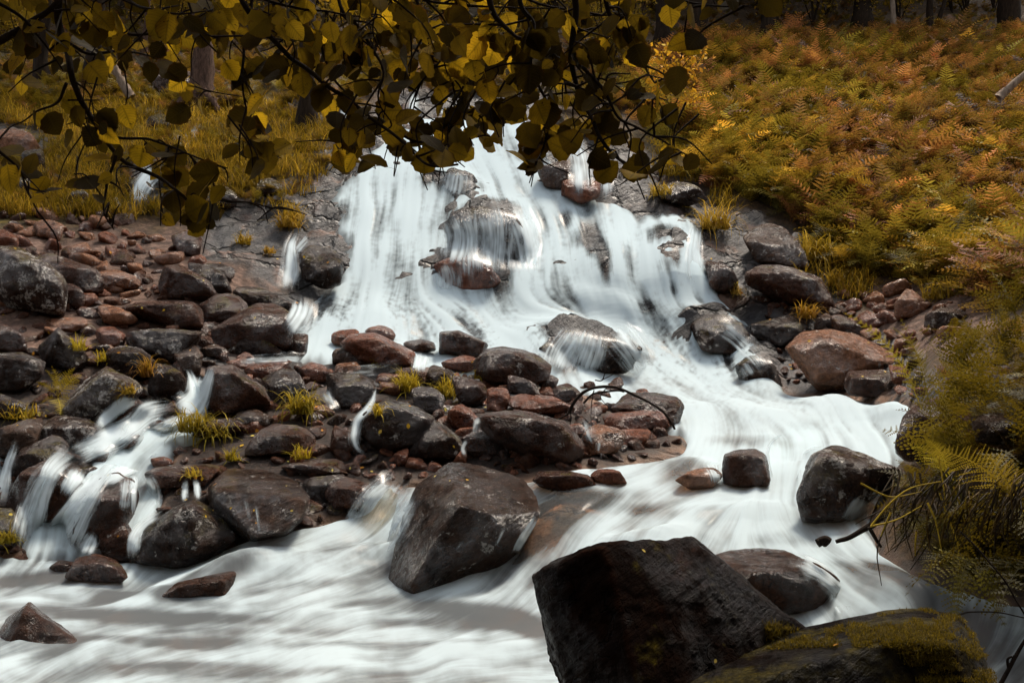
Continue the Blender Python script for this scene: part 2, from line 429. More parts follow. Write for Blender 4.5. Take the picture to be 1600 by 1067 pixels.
# standing waves and mounds of the water itself
MOUNDS = [(1300, 640, 60, 14, 5, .12), (1390, 650, 36, 12, 0, .10), (1200, 655, 70, 10, 0, .08), (1120, 640, 60, 12, 0, .08), (1060, 730, 60, 12, 0, .06), (1240, 740, 60, 16, 0, .06), (1180, 800, 90, 12, 0, .05), (1000, 840, 70, 10, -10, .06),
 (470, 880, 120, 14, -8, .08), (600, 860, 70, 12, 0, .06), (200, 930, 90, 9, 2, .05), (480, 960, 140, 9, 0, .04), (640, 1010, 160, 12, 0, .03), (850, 930, 50, 14, 0, .06), (380, 890, 80, 12, -22, .08), (60, 890, 60, 8, 0, .05),
 (950, 475, 90, 16, 15, .06), (640, 490, 110, 26, 0, .08), (560, 510, 60, 20, 0, .06)]
FLOW = P2("""650,300 600,450 540,380 760,260 860,320 850,420 950,450 1050,350 1080,420 700,490 850,490 1000,530 1150,480 1180,560 900,560 480,500 1050,600 1200,640 1350,650 1150,700 1250,740 1000,725 1100,780 950,800 870,840
 800,900 1250,830 1330,880 1400,920 600,790 500,850 300,900 300,980 700,930 600,1000 800,1050 100,960 100,1040 720,350 800,370 940,400 560,280 1030,390 1510,960 1560,1040 1100,520 760,430 690,200 1100,860 640,540 560,540 1240,870 640,880 900,1000 400,930 950,520 880,770 310,610 290,660 230,700 160,760 110,820 220,790 180,840 0,740""")
FDIR = P2("""-.15,1 -.22,1 -.15,1 .4,.9 .5,.85 .05,1 .3,.95 .2,1 .25,1 .8,.55 .9,.35 .55,.85 .6,.8 .4,.9 .4,.9 -.4,.9 .85,.4 .95,.2 .6,.7 -.3,.9 -.15,1 -.95,.3 -.9,.3 -.75,.65 -.6,.8
 -.65,.75 .5,.75 .75,.6 .85,.5 -.55,.8 -.95,.35 -.9,.45 -1,.12 -.9,.35 -1,.1 -1,.05 -1,.08 -.9,.4 -.1,1 .15,1 .05,1 -.1,1 .05,1 -.3,1 -.6,.7 .5,.85 .05,1 .1,1 -.4,.75 .0,1 -.3,.9 .6,.7 -.85,.4 -.9,.3 -1,.3 .7,.7 -.9,.4 -.05,1 -.4,.9 -.75,.65 -.5,.85 -.25,1 -.45,.9 -.3,1 -.2,1""")

# the side cascade on the left and the trickle at the very edge run in channels of their own
CASC = [P2("285,588 315,572 338,590 325,625 335,660 318,690 285,705 275,740 262,790 240,830 235,875 30,880 20,845 40,800 75,770 120,735 150,690 170,655 200,640 230,635 262,630 288,622"), P2("-60,700 10,672 26,690 18,740 14,790 -60,800")]
def shore(px, py):
    d = sdf(WATER, px, py)
    for c in CASC: d = np.maximum(d, sdf(c, px, py))
    return d
def holes_at(px, py): return np.clip(-blobs(HOLES, px, py), 0, 1.2)

# ---- ground
def zones(px, py):
    """weights: exposed rock, grass and moss, loose stones (the rest is brown earth under bracken)"""
    ws = shore(px, py)
    w = G(px, py)
    wob = 26 * fbm(np.stack([px / 60, py / 40, 0 * px], -1), 4)
    rock = sstep(-70, -10, ws + wob) * (py < 640)
    rockp = [P2("330,300 420,285 520,270 540,480 450,470 380,420 320,400"), P2("1080,330 1180,330 1260,370 1310,470 1440,560 1420,620 1200,620 1110,460"),
             P2("830,200 960,220 1100,270 1110,345 900,330"), P2("230,100 310,105 310,170 230,150"), P2("440,140 560,140 560,200 470,190"), P2("180,240 280,230 300,320 190,330"), P2("-100,200 70,190 70,260 -100,270")]
    for p in rockp: rock = np.maximum(rock, sstep(-12, 12, sdf(p, px, py) + wob))
    bed = sstep(-10, 25, ws)
    rock = np.maximum(rock, bed)
    gp = [P2("-420,60 480,110 540,180 530,300 430,330 300,345 100,350 -420,370"), P2("900,200 1110,250 1150,345 1010,300"), P2("1230,380 1330,390 1340,470 1270,470")]
    grass = 0
    for p in gp: grass = np.maximum(grass, sstep(-25, 25, sdf(p, px, py) + 1.6 * wob))
    scree = np.maximum(sstep(-20, 20, sdf(P2("-420,330 330,330 460,470 480,560 1080,640 1080,700 760,780 560,760 540,830 200,900 -420,900"), px, py) + wob), sstep(-12, 12, sdf(P2("1310,450 1500,430 1560,520 1440,560 1360,540"), px, py) + wob))
    return rock * (1 - bed * 0), grass * (1 - rock), scree * (1 - rock) * (1 - grass), bed

def relief(px, py, w, rock, grass, scree):
    n = fbm(w * 0.55, 3)
    blk = np.abs(fbm(w * np.array([0.9, 0.9, 1.6]) + 5, 4)) * 2 - 0.45
    stp = fbm(w * np.array([0.8, 0.8, 1.3]) + 31, 3); stp = np.round(stp * 5) / 5
    z = rock * (0.22 * blk + 0.42 * stp + 0.10 * fbm(w * 3.1, 3)) + (1 - rock) * (0.16 * n + 0.05 * fbm(w * 4, 3)) + scree * 0.05 * fbm(w * 7, 2)
    far = sstep(12, 20, w[..., 1]) 
    return z * (0.35 + 0.65 * far) * (0.25 + 0.75 * sstep(6, 10, w[..., 1]))

gx, gy = np.arange(-420, 2021, 4.0), np.concatenate([np.arange(-420, -20, 8.0), np.arange(-20, 1261, 4.0)])
px, py = np.meshgrid(gx, gy)
gw = G(px, py)
g_rock, g_grass, g_scree, g_bed = zones(px, py)
g_rel = relief(px, py, gw, g_rock, g_grass, g_scree)
wsd = shore(px, py)
gz = g_rel + blobs(RAISE, px, py) * sstep(-30, 10, wsd)
wsd = shore(px, py)
depth_under = sstep(0, 40, wsd) * (0.10 + 0.14 * sstep(600, 700, py)) * (1 - 0.6 * np.clip(holes_at(px, py), 0, 1))
gz = gz - depth_under
GV = gw.copy(); GV[..., 2] += gz
nr, nc = px.shape
idx = np.arange(nr * nc).reshape(nr, nc)
quads = np.stack([idx[1:, :-1], idx[1:, 1:], idx[:-1, 1:], idx[:-1, :-1]], -1)

T = NT("hill_ground")
pos = T.n("NewGeometry").outputs["Position"]
zr, zg, zs, zb = (T.attr(k) for k in ("z_rock", "z_grass", "z_scree", "z_bed"))
n1 = T.noise(pos, 1.3, 8, 0.62, 0.5); n2 = T.noise(pos, 7, 8, 0.66); n3 = T.noise(pos, 32, 5, 0.7)
soil = T.ramp(n2, [(0.3, (0.012, 0.008, 0.004)), (0.5, (0.045, 0.025, 0.010)), (0.7, (0.12, 0.065, 0.022))])
grs = T.ramp(n2, [(0.3, (0.012, 0.009, 0.003)), (0.5, (0.06, 0.042, 0.007)), (0.7, (0.17, 0.115, 0.014))])
scr = T.ramp(n2, [(0.3, (0.025, 0.015, 0.010)), (0.5, (0.10, 0.058, 0.040)), (0.7, (0.24, 0.15, 0.11))])
scr = T.mix(T.attr("z_low"), scr, T.ramp(n3, [(0.3, (0.006, 0.004, 0.003)), (0.5, (0.022, 0.014, 0.010)), (0.7, (0.07, 0.042, 0.03))]))
rck = T.ramp(n1, [(0.30, (0.007, 0.007, 0.008)), (0.44, (0.024, 0.024, 0.026)), (0.56, (0.048, 0.041, 0.039)), (0.66, (0.12, 0.066, 0.045)), (0.75, (0.17, 0.13, 0.105))])
vo = T.n("TexVoronoi", feature='DISTANCE_TO_EDGE', Vector=T.n("VectorMath", operation='ADD', i0=T.n("VectorMath", operation='MULTIPLY', i0=pos, i1=(1.0, 1.0, 1.8)).outputs[0], i1=T.n("TexNoise", Vector=pos, Scale=1.5, Detail=5.0).outputs[1]).outputs[0], Scale=0.9)
crk = T.ramp(vo.outputs[0], [(0.0, 0.0), (0.05, 1.0)])
rck = T.mix(crk, (0.008, 0.007, 0.006), rck)
rck = T.mix(0.8, rck, T.ramp(n2, [(0.28, 0.15), (0.5, 0.5), (0.72, 0.85)]), 'OVERLAY')
rck = T.mix(0.5, rck, T.ramp(n3, [(0.3, 0.25), (0.5, 0.5), (0.7, 0.8)]), 'OVERLAY')
bedc = T.ramp(T.noise(pos, 3.0, 6, 0.6), [(0.32, (0.02, 0.015, 0.012)), (0.45, (0.09, 0.055, 0.036)), (0.56, (0.26, 0.13, 0.065)), (0.70, (0.45, 0.25, 0.14))])
rck = T.mix(T.math('MULTIPLY', zb, 0.75), rck, T.mix(1.0, rck, (0.42, 0.38, 0.36), 'MULTIPLY'))     # wet rock under the fall
rck = T.mix(T.math('MULTIPLY', zb, T.attr("z_low")), rck, bedc)
col = T.mix(zs, soil, scr); col = T.mix(zg, col, grs); col = T.mix(zr, col, rck)
wv = T.noise(T.n("VectorMath", operation='MULTIPLY', i0=T.n("VectorRotate", Vector=pos, Axis=(0.2, 1.0, 0.1), Angle=0.6).outputs[0], i1=(1.0, 1.0, 6.0)).outputs[0], 1.6, 6, 0.62, 0.5)
hh = T.math('ADD', T.math('MULTIPLY', n2, 0.8), T.math('ADD', T.math('MULTIPLY', n3, 0.25), T.math('MULTIPLY', T.math('MULTIPLY', T.math('ADD', wv, T.math('MULTIPLY', crk, 0.8)), zr), 1.2)))
rg = T.math('SUBTRACT', 0.9, T.math('MULTIPLY', zr, T.ramp(n2, [(0.35, 0.55), (0.65, 0.25)])))
M_ground = T.done(T.n("BsdfPrincipled", Base_Color=col, Roughness=rg, Normal=T.bump(hh, 0.9, 0.08), Specular_IOR_Level=0.35).outputs[0])

low = sstep(545, 600, py) * (px < 1090) + sstep(560, 640, py) * (px >= 1090)
allattr = {"z_rock": g_rock.ravel(), "z_grass": g_grass.ravel(), "z_scree": g_scree.ravel(), "z_bed": g_bed.ravel(), "z_low": low.ravel()}
def sheet(name, V, Fq, attrs, mat, kind="structure"):
    Fq = Fq.reshape(-1, 4)
    used, inv = np.unique(Fq, return_inverse=True)
    me = npmesh(name, V.reshape(-1, 3)[used], inv.reshape(-1, 4), {k: v[used] for k, v in attrs.items()})
    o = link(name, me, None, mat); o["kind"] = kind
    return o
cpx, cpy = (px[:-1, :-1] + 2), (py[:-1, :-1] + 2)
is_rock = (g_rock[:-1, :-1] > 0.5) & (cpy < 640)
sheet("rock_face", GV, quads[is_rock], allattr, M_ground)
sheet("hillside_ground", GV, quads[~is_rock], allattr, M_ground)

# ------------------------------------------------------------------ running water
ST = 1.6
wx, wy = np.arange(-120, 1721, ST), np.arange(150, 1161, ST)
wpx, wpy = np.meshgrid(wx, wy)
H_, W_ = wpx.shape
# flow directions, in the plane of the picture of the sheet, smooth between the hand-set arrows
def flow_at(px, py):
    num = np.zeros(px.shape + (2,)); den = np.zeros(px.shape)
    for (x, y), d in zip(FLOW, FDIR / np.linalg.norm(FDIR, axis=1)[:, None]):
        k = 1.0 / ((px - x) ** 2 + (1.6 * (py - y)) ** 2 + 300) ** 1.6
        num += k[..., None] * d; den += k
    v = num / den[..., None]
    return v / (np.linalg.norm(v, axis=-1, keepdims=True) + 1e-6)
cfx, cfy = np.meshgrid(wx[::6], wy[::6])
FLc = flow_at(cfx, cfy)
def up2(A, h, w, k):
    y = np.clip(np.arange(h) / k, 0, A.shape[0] - 1.001); x = np.clip(np.arange(w) / k, 0, A.shape[1] - 1.001)
    j, i = y.astype(int), x.astype(int); fy, fx = (y - j)[:, None], (x - i)[None]
    if A.ndim == 3: fy, fx = fy[..., None], fx[..., None]
    a = A[j][:, i]; b = A[j][:, i + 1]; c = A[j + 1][:, i]; d = A[j + 1][:, i + 1]
    return (a * (1 - fx) + b * fx) * (1 - fy) + (c * (1 - fx) + d * fx) * fy
FL = up2(FLc, H_, W_, 6)
# a little turbulence
ang = 0.35 * fbm(np.stack([wpx / 55, wpy / 40, 0 * wpx], -1), 3)
FL = np.stack([FL[..., 0] * np.cos(ang) - FL[..., 1] * np.sin(ang), FL[..., 0] * np.sin(ang) + FL[..., 1] * np.cos(ang)], -1)
def samp(A, x, y):
    x = np.clip(x, 0, W_ - 1.001); y = np.clip(y, 0, H_ - 1.001)
    i, j = x.astype(np.int32), y.astype(np.int32); fx, fy = x - i, y - j
    return (A[j, i] * (1 - fx) + A[j, i + 1] * fx) * (1 - fy) + (A[j + 1, i] * (1 - fx) + A[j + 1, i + 1] * fx) * fy
def blur(A, r):
    if r < 1: return A
    k = np.exp(-0.5 * (np.arange(-3 * r, 3 * r + 1) / r) ** 2); k /= k.sum()
    Pd = np.pad(A, ((3 * r, 3 * r), (0, 0)), 'wrap'); A = sum(k[t] * Pd[t:t + H_] for t in range(len(k)))
    Pd = np.pad(A, ((0, 0), (3 * r, 3 * r)), 'wrap'); return sum(k[t] * Pd[:, t:t + W_] for t in range(len(k)))
def lic(noise, n, step):
    """the noise drawn out along the flow: long-exposure threads"""
    jj, ii = np.meshgrid(np.arange(H_, dtype=float), np.arange(W_, dtype=float), indexing='ij')
    acc = noise.copy(); wsum = 1.0
    for sgn in (1, -1):
        x, y = ii.copy(), jj.copy()
        for k in range(n):
            xi, yi = np.clip(x, 0, W_ - 1).astype(np.int32), np.clip(y, 0, H_ - 1).astype(np.int32)
            x += sgn * step * FL[yi, xi, 0]; y += sgn * step * FL[yi, xi, 1]
            wgt = 0.5 + 0.5 * math.cos(math.pi * (k + 1) / (n + 1))
            acc += wgt * samp(noise, x, y); wsum += wgt
    acc /= wsum
    return (acc - acc.mean()) / acc.std()
wr = np.random.default_rng(11)
L1 = lic(wr.normal(size=(H_, W_)), 16, 1.2)
L2 = lic(blur(wr.normal(size=(H_, W_)), 2), 22, 1.6)
L3 = lic(blur(wr.normal(size=(H_, W_)), 6), 22, 2.6)
cl = fbm(np.stack([wpx / 26, wpy / 15, 0 * wpx + 3], -1), 4)

ws = shore(wpx[::3, ::3], wpy[::3, ::3]); ws = up2(ws, H_, W_, 3)
hol = blobs(HOLES, wpx[::2, ::2], wpy[::2, ::2]); hol = up2(hol, H_, W_, 2)
fallz = 1 - sstep(560, 620, wpy)                       # steep part
pool = sstep(860, 930, wpy)
veil = up2(fbm(np.stack([wpx[::4, ::4] / 70, wpy[::4, ::4] / 95, 0 * wpx[::4, ::4] + 21], -1), 4), H_, W_, 4)
dens = 0.90 - 0.03 * (1 - fallz) - 0.20 * pool + (0.55 * fallz + 0.35 * (1 - fallz)) * veil
dens = dens + (1.25 - 0.25 * pool) * hol
thin = np.clip(-hol, 0, 1)
calm = np.clip(0.55 - 0.9 * veil, 0.25, 1.0)
dens = dens + (0.09 + 0.03 * pool + 0.05 * calm * fallz + 0.14 * thin * fallz) * L2 + (0.04 + 0.05 * thin * fallz) * L1 + (0.10 + 0.05 * (1 - fallz)) * L3 + 0.20 * cl * (1 - fallz)
froth = fbm(np.stack([wpx / 9, wpy / 6, 0 * wpx + 13], -1), 4)
fb = np.exp(-((wpy - 525 - 0.09 * (wpx - 700)) / 45) ** 2) * (wpx > 430) * (wpx < 1250) + 0.7 * np.exp(-((wpy - 640) / 40) ** 2) * (wpx > 1000) + 0.35 * np.exp(-((wpy - 872) / 26) ** 2) * (wpx < 760)
dens = dens + 0.40 * froth * np.clip(fb, 0, 1) + (0.13 * cl + 0.20 * froth) * fallz
ragged = 10 * fbm(np.stack([wpx / 18, wpy / 18, 0 * wpx + 9], -1), 3) + 4 * L2
edge = sstep(0, 20, ws + ragged - 2)
foam = (fallz * sstep(0.05, 0.95, dens) + (1 - fallz) * (0.08 + 0.10 * pool + (0.92 - 0.10 * pool) * sstep(-0.15, 1.05, dens))) * (0.20 + 0.80 * edge)
body = sstep(-4, 7, ws)                               # where there is water at all
thinw = body * np.clip(1 - fallz * sstep(0.3, 1.0, thin + 0.3 * (1 - edge)), 0, 1)

dk = D(wpx[::4, ::4], wpy[::4, ::4]); wY = up2(dk, H_, W_, 4)
ww = W(wpx, wpy, wY)
wz = up2(blobs(MOUNDS, wpx[::4, ::4], wpy[::4, ::4]) * (1 - .55 * sstep(840, 890, wpy[::4, ::4])) + 0.6 * blobs(RAISE, wpx[::4, ::4], wpy[::4, ::4]), H_, W_, 4)
cw = ww[::4, ::4]; zr_, zg_, zs_, zb_ = zones(wpx[::4, ::4], wpy[::4, ::4])
rl = relief(wpx[::4, ::4], wpy[::4, ::4], cw, zr_, zg_, zs_)
wz = wz + 0.35 * blur(up2(rl, H_, W_, 4), 6) * fallz
wz = wz + fallz * (0.006 * blur(L2, 1) + 0.014 * blur(L3, 2)) + (1 - fallz) * (0.004 * L2 + 0.016 * L3 + 0.02 * up2(fbm(cw * np.array([2.2, 2.2, 1]), 3), H_, W_, 4) * (1 - 0.5 * pool)) * (0.5 + 0.5 * np.clip((1100 - wpy) / 400, 0, 1))
wz = wz - 0.10 * (1 - sstep(-4, 22, ws))
ww[..., 2] += wz

def water_material(name, deep, clear):
    T = NT(name)
    foam = T.attr("foam"); body = T.attr("body")
    pos = T.n("NewGeometry").outputs["Position"]
    fc = T.mix(foam, (0.42, 0.50, 0.525), (0.67, 0.795, 0.84))
    # foam is a depth of droplets, not a skin: its shading only half follows the sheet
    nn = T.n("VectorMath", operation='NORMALIZE', i0=T.n("VectorMath", operation='ADD', i0=T.n("NewGeometry").outputs["Normal"], i1=(0.0, -0.35, 0.9)).outputs[0]).outputs[0]
    dif = T.n("BsdfDiffuse", Color=fc, Normal=nn)
    trl = T.n("BsdfTranslucent", Color=(0.72, 0.80, 0.82))
    white = T.n("MixShader", Fac=0.42, i1=dif.outputs[0], i2=trl.outputs[0])
    gl = T.n("BsdfGlossy", Color=(1, 1, 1), Roughness=0.22)
    tp = T.n("BsdfTransparent", Color=deep)
    fr = T.n("Fresnel", IOR=1.33)
    wet = T.n("MixShader", Fac=T.math('MULTIPLY', fr.outputs[0], 0.30), i1=tp.outputs[0], i2=gl.outputs[0])
    hazy = T.n("MixShader", Fac=clear, i1=wet.outputs[0], i2=T.n("BsdfDiffuse", Color=(0.105, 0.102, 0.105)).outputs[0])
    sh = T.n("MixShader", Fac=foam, i1=hazy.outputs[0], i2=white.outputs[0])
    fin = T.n("MixShader", Fac=body, i1=T.n("BsdfTransparent").outputs[0], i2=sh.outputs[0])
    return T.done(fin.outputs[0])
M_fall = water_material("falling_water", (0.86, 0.88, 0.88), 0.06)
M_stream = water_material("stream_water", (0.80, 0.70, 0.56), 0.10)
M_pool = water_material("pool_water", (0.62, 0.55, 0.46), 0.38)
wi = np.arange(H_ * W_).reshape(H_, W_)
wq = np.stack([wi[1:, :-1], wi[1:, 1:], wi[:-1, 1:], wi[:-1, :-1]], -1)
keep = (body[:-1, :-1] > 0.02) | (body[1:, 1:] > 0.02)
cy_ = wpy[:-1, :-1]; cx_ = wpx[:-1, :-1]
wat = {"foam": foam.ravel(), "body": np.maximum(thinw, foam * body).ravel()}
k_fall = cy_ < 598 + 8 * np.sin(cx_ / 60)
k_pool = cy_ > 875 + 0.05 * (cx_ - 800)
sheet("waterfall", ww, wq[keep & k_fall], wat, M_fall)
sheet("stream_water", ww, wq[keep & ~k_fall & ~k_pool], wat, M_stream)
sheet("pool_water", ww, wq[keep & k_pool], wat, M_pool)

# the ground under and behind the viewer
bx, by = np.meshgrid(np.linspace(-45, 45, 91), np.linspace(-40, 4.2, 46))
bz = -0.35 + 0.25 * fbm(np.stack([bx * .3, by * .3, 0 * bx], -1), 3) + np.clip(np.abs(bx) - 3, 0, 40) * .12 + np.clip(-by - 2, 0, 40) * .05
bi = np.arange(bx.size).reshape(bx.shape)
ba = {"z_rock": np.zeros(bx.size), "z_grass": np.zeros(bx.size) + .3, "z_scree": np.zeros(bx.size) + .2, "z_bed": np.zeros(bx.size), "z_low": np.zeros(bx.size)}
sheet("streamside_ground", np.stack([bx, by, bz], -1), np.stack([bi[:-1, :-1], bi[:-1, 1:], bi[1:, 1:], bi[1:, :-1]], -1), ba, M_ground)
# ------------------------------------------------------------------ boulders
_ico = {}
def ico(level):
    if level not in _ico:
        bm = bmesh.new(); bmesh.ops.create_icosphere(bm, subdivisions=level, radius=1.0)
        V = np.array([v.co[:] for v in bm.verts]); F = np.array([[v.index for v in f.verts] for f in bm.faces]); bm.free()
        _ico[level] = (V / np.linalg.norm(V, axis=1)[:, None], F)
    return _ico[level]

def hull_planes(P):
    bm = bmesh.new()
    for p in P: bm.verts.new(p)
    r = bmesh.ops.convex_hull(bm, input=bm.verts[:])
    bm.normal_update()
    hv = np.array([v.co[:] for v in bm.verts if v.link_faces])
    c = (hv.min(0) + hv.max(0)) / 2 * 0.5 + hv.mean(0) * 0.5
    pl = []
    for f in bm.faces:
        a = f.calc_area()
        if a < 1e-7: continue
        n = np.array(f.normal[:]); h = n @ (np.array(f.verts[0].co[:]) - c)
        if h < 0: n, h = -n, -h
        pl.append((a, n, h))
    bm.free()
    pl.sort(key=lambda t: -t[0])
    out = []
    for a, n, h in pl:
        for o in out:
            if o[0] @ n > 0.985: o[1] = max(o[1], h); break
        else: out.append([n, max(h, 1e-3)])
    return c, np.array([o[0] for o in out]), np.array([o[1] for o in out]), hv

def stone_shape(P, level, seed, p=20, rough=1.0, chips=15):
    p = p * 4.5
    c, N, Hh, hv = hull_planes(P)
    r_ = np.random.default_rng(seed)
    ext = np.maximum((hv.max(0) - hv.min(0)) / 2, 1e-3)
    dirs, F = ico(level)
    d = dirs * ext; d /= np.linalg.norm(d, axis=1)[:, None]
    size = float(np.cbrt(ext.prod()))
    # facets broken off the corners
    if chips:
        far = hv - c
        for k in range(int(chips)):
            n = r_.normal(size=3) * np.array([1, 1, .9]) + np.array([0, -.25, .25]); n /= np.linalg.norm(n)
            h = (far @ n).max() * r_.uniform(0.78, 0.95) if chips > 6 else (far @ n).max() * r_.uniform(0.90, 0.97)
            N = np.vstack([N, n]); Hh = np.append(Hh, h)
    q = np.maximum(0, d @ N.T) / Hh
    r = ((q ** p).sum(1)) ** (-1.0 / p) * 1.025
    V = d * r[:, None]
    s = size
    o = r_.uniform(-50, 50, 3)
    big = fbm(V / s * 0.9 + o, 3)
    led = fbm(V / s * np.array([1.6, 1.6, 2.6]) + o + 9, 4)
    led = np.round(led * 6) / 6 * 0.65 + led * 0.35
    fine = fbm(V / s * 6 + o, 4)
    m = (0.018 * big + 0.060 * led + 0.024 * fine) * s * rough
    V = V + d * m[:, None]
    return c, V, F, size

ORI = {'A': (0, 0, 2.963), 'B': (530, 0, 2.963), 'C': (1060, 0, 2.963), 'D': (0, 350, 2.963), 'E': (530, 350, 2.963), 'F': (1060, 350, 2.963),
       'X': (0, 700, 2.907), 'Y': (530, 700, 2.907), 'Z': (1060, 700, 2.907), 'P': (0, 0, 1.0)}
def pix(key, s):
    ox, oy, k = ORI[key]
    return np.array([[ox + float(a) / k, oy + float(b) / k] for a, b in (q.split(",") for q in s.split())])

def rock(key, out, label, mat, ridge=None, Y=None, thick=0.8, rough=1.0, p=20, tilt=0.5, name="boulder", sink=0.16, front=0.5, side=0.0, push=0.0, level=None):
    o = pix(key, out)
    mn, mx = o.min(0), o.max(0); c2 = (mn + mx) / 2; wpx_, hpx = mx - mn
    r_ = np.random.default_rng(int(o.sum() * 7) % 100000)
    yb = float(D(np.clip(c2[0], -400, 2000), mx[1]))
    t = thick * math.sqrt(wpx_ * hpx) / FPX * (Y or yb)
    Y0 = (Y if Y is not None else yb + 0.30 * t) + push
    up = (c2[1] - o[:, 1]) / (hpx / 2)                     # 1 at the top of the outline, -1 at its foot
    yo = Y0 + t * (tilt * up + r_.uniform(-.08, .08, len(o)))
    pts = [W(o[:, 0], o[:, 1], yo)]
    if ridge is not None:
        rd = pix(key, ridge)
        f = np.linspace(1, 1, len(rd))
        rup = (c2[1] - rd[:, 1]) / (hpx / 2)
        pts.append(W(rd[:, 0], rd[:, 1], Y0 - t * front * (1 - 0.35 * rup)))
    else:
        ang = r_.uniform(-0.35, 0.35)
        yr = c2[1] - hpx * r_.uniform(0.02, 0.20)
        xs = np.array([-0.34, 0.02 + ang * 0.5, 0.36]) * wpx_ + c2[0] + side * wpx_
        ys = yr + (xs - c2[0]) * ang * 0.4 + r_.uniform(-.05, .05, 3) * hpx
        pts.append(W(xs, ys, Y0 - t * (0.42 + 0.12 * r_.uniform(-1, 1, 3))))
        xs = np.array([-0.30, 0.28]) * wpx_ + c2[0]
        pts.append(W(xs, mx[1] - hpx * r_.uniform(0.08, 0.2, 2), Y0 - t * (front + r_.uniform(-.08, .08, 2))))
    bk = c2 + (o - c2) * 0.72
    pts.append(W(bk[:, 0], bk[:, 1], Y0 + t * (0.55 + 0.2 * up)))
    lowp = o[o[:, 1] > c2[1] + 0.15 * hpx]
    if len(lowp):
        pts.append(W(c2[0] + (lowp[:, 0] - c2[0]) * 0.95, lowp[:, 1] + sink * hpx, Y0 + t * 0.05))
    P = np.concatenate(pts)
    span = max(wpx_, hpx)
    lv = level or (6 if span > 180 else 5 if span > 62 else 4)
    c, V, F, size = stone_shape(P, lv, int(o.sum()) % 9999, p, rough, 5 if ridge is not None else 15)
    # the finished stone keeps the traced width and crest
    wpx_, hpx = wpx_ * 1.05, hpx * 1.03
    for it in range(2):
        qx, qy = PX(V + c)
        k = wpx_ / max(qx.max() - qx.min(), 1e-6); V[:, 0] *= min(max(k, .8), 1.5)
        kz = (mx[1] + 0.5 * sink * hpx - mn[1]) / max(qy.max() - qy.min(), 1e-6); V[:, 2] *= min(max(kz, .8), 1.5)
        qx, qy = PX(V + c)
        c = c + np.array([(c2[0] - (qx.max() + qx.min()) / 2) / FPX * c[1], 0, (qy.min() - mn[1]) / FPX * c[1]])
    zb = V[:, 2].min()
    base = np.array([c[0], c[1], c[2] + zb])
    me = npmesh(name, V - np.array([0, 0, zb]), F)
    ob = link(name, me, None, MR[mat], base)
    return tag(ob, label, "boulder" if name == "boulder" else "stone", "boulders strewn down the stream")

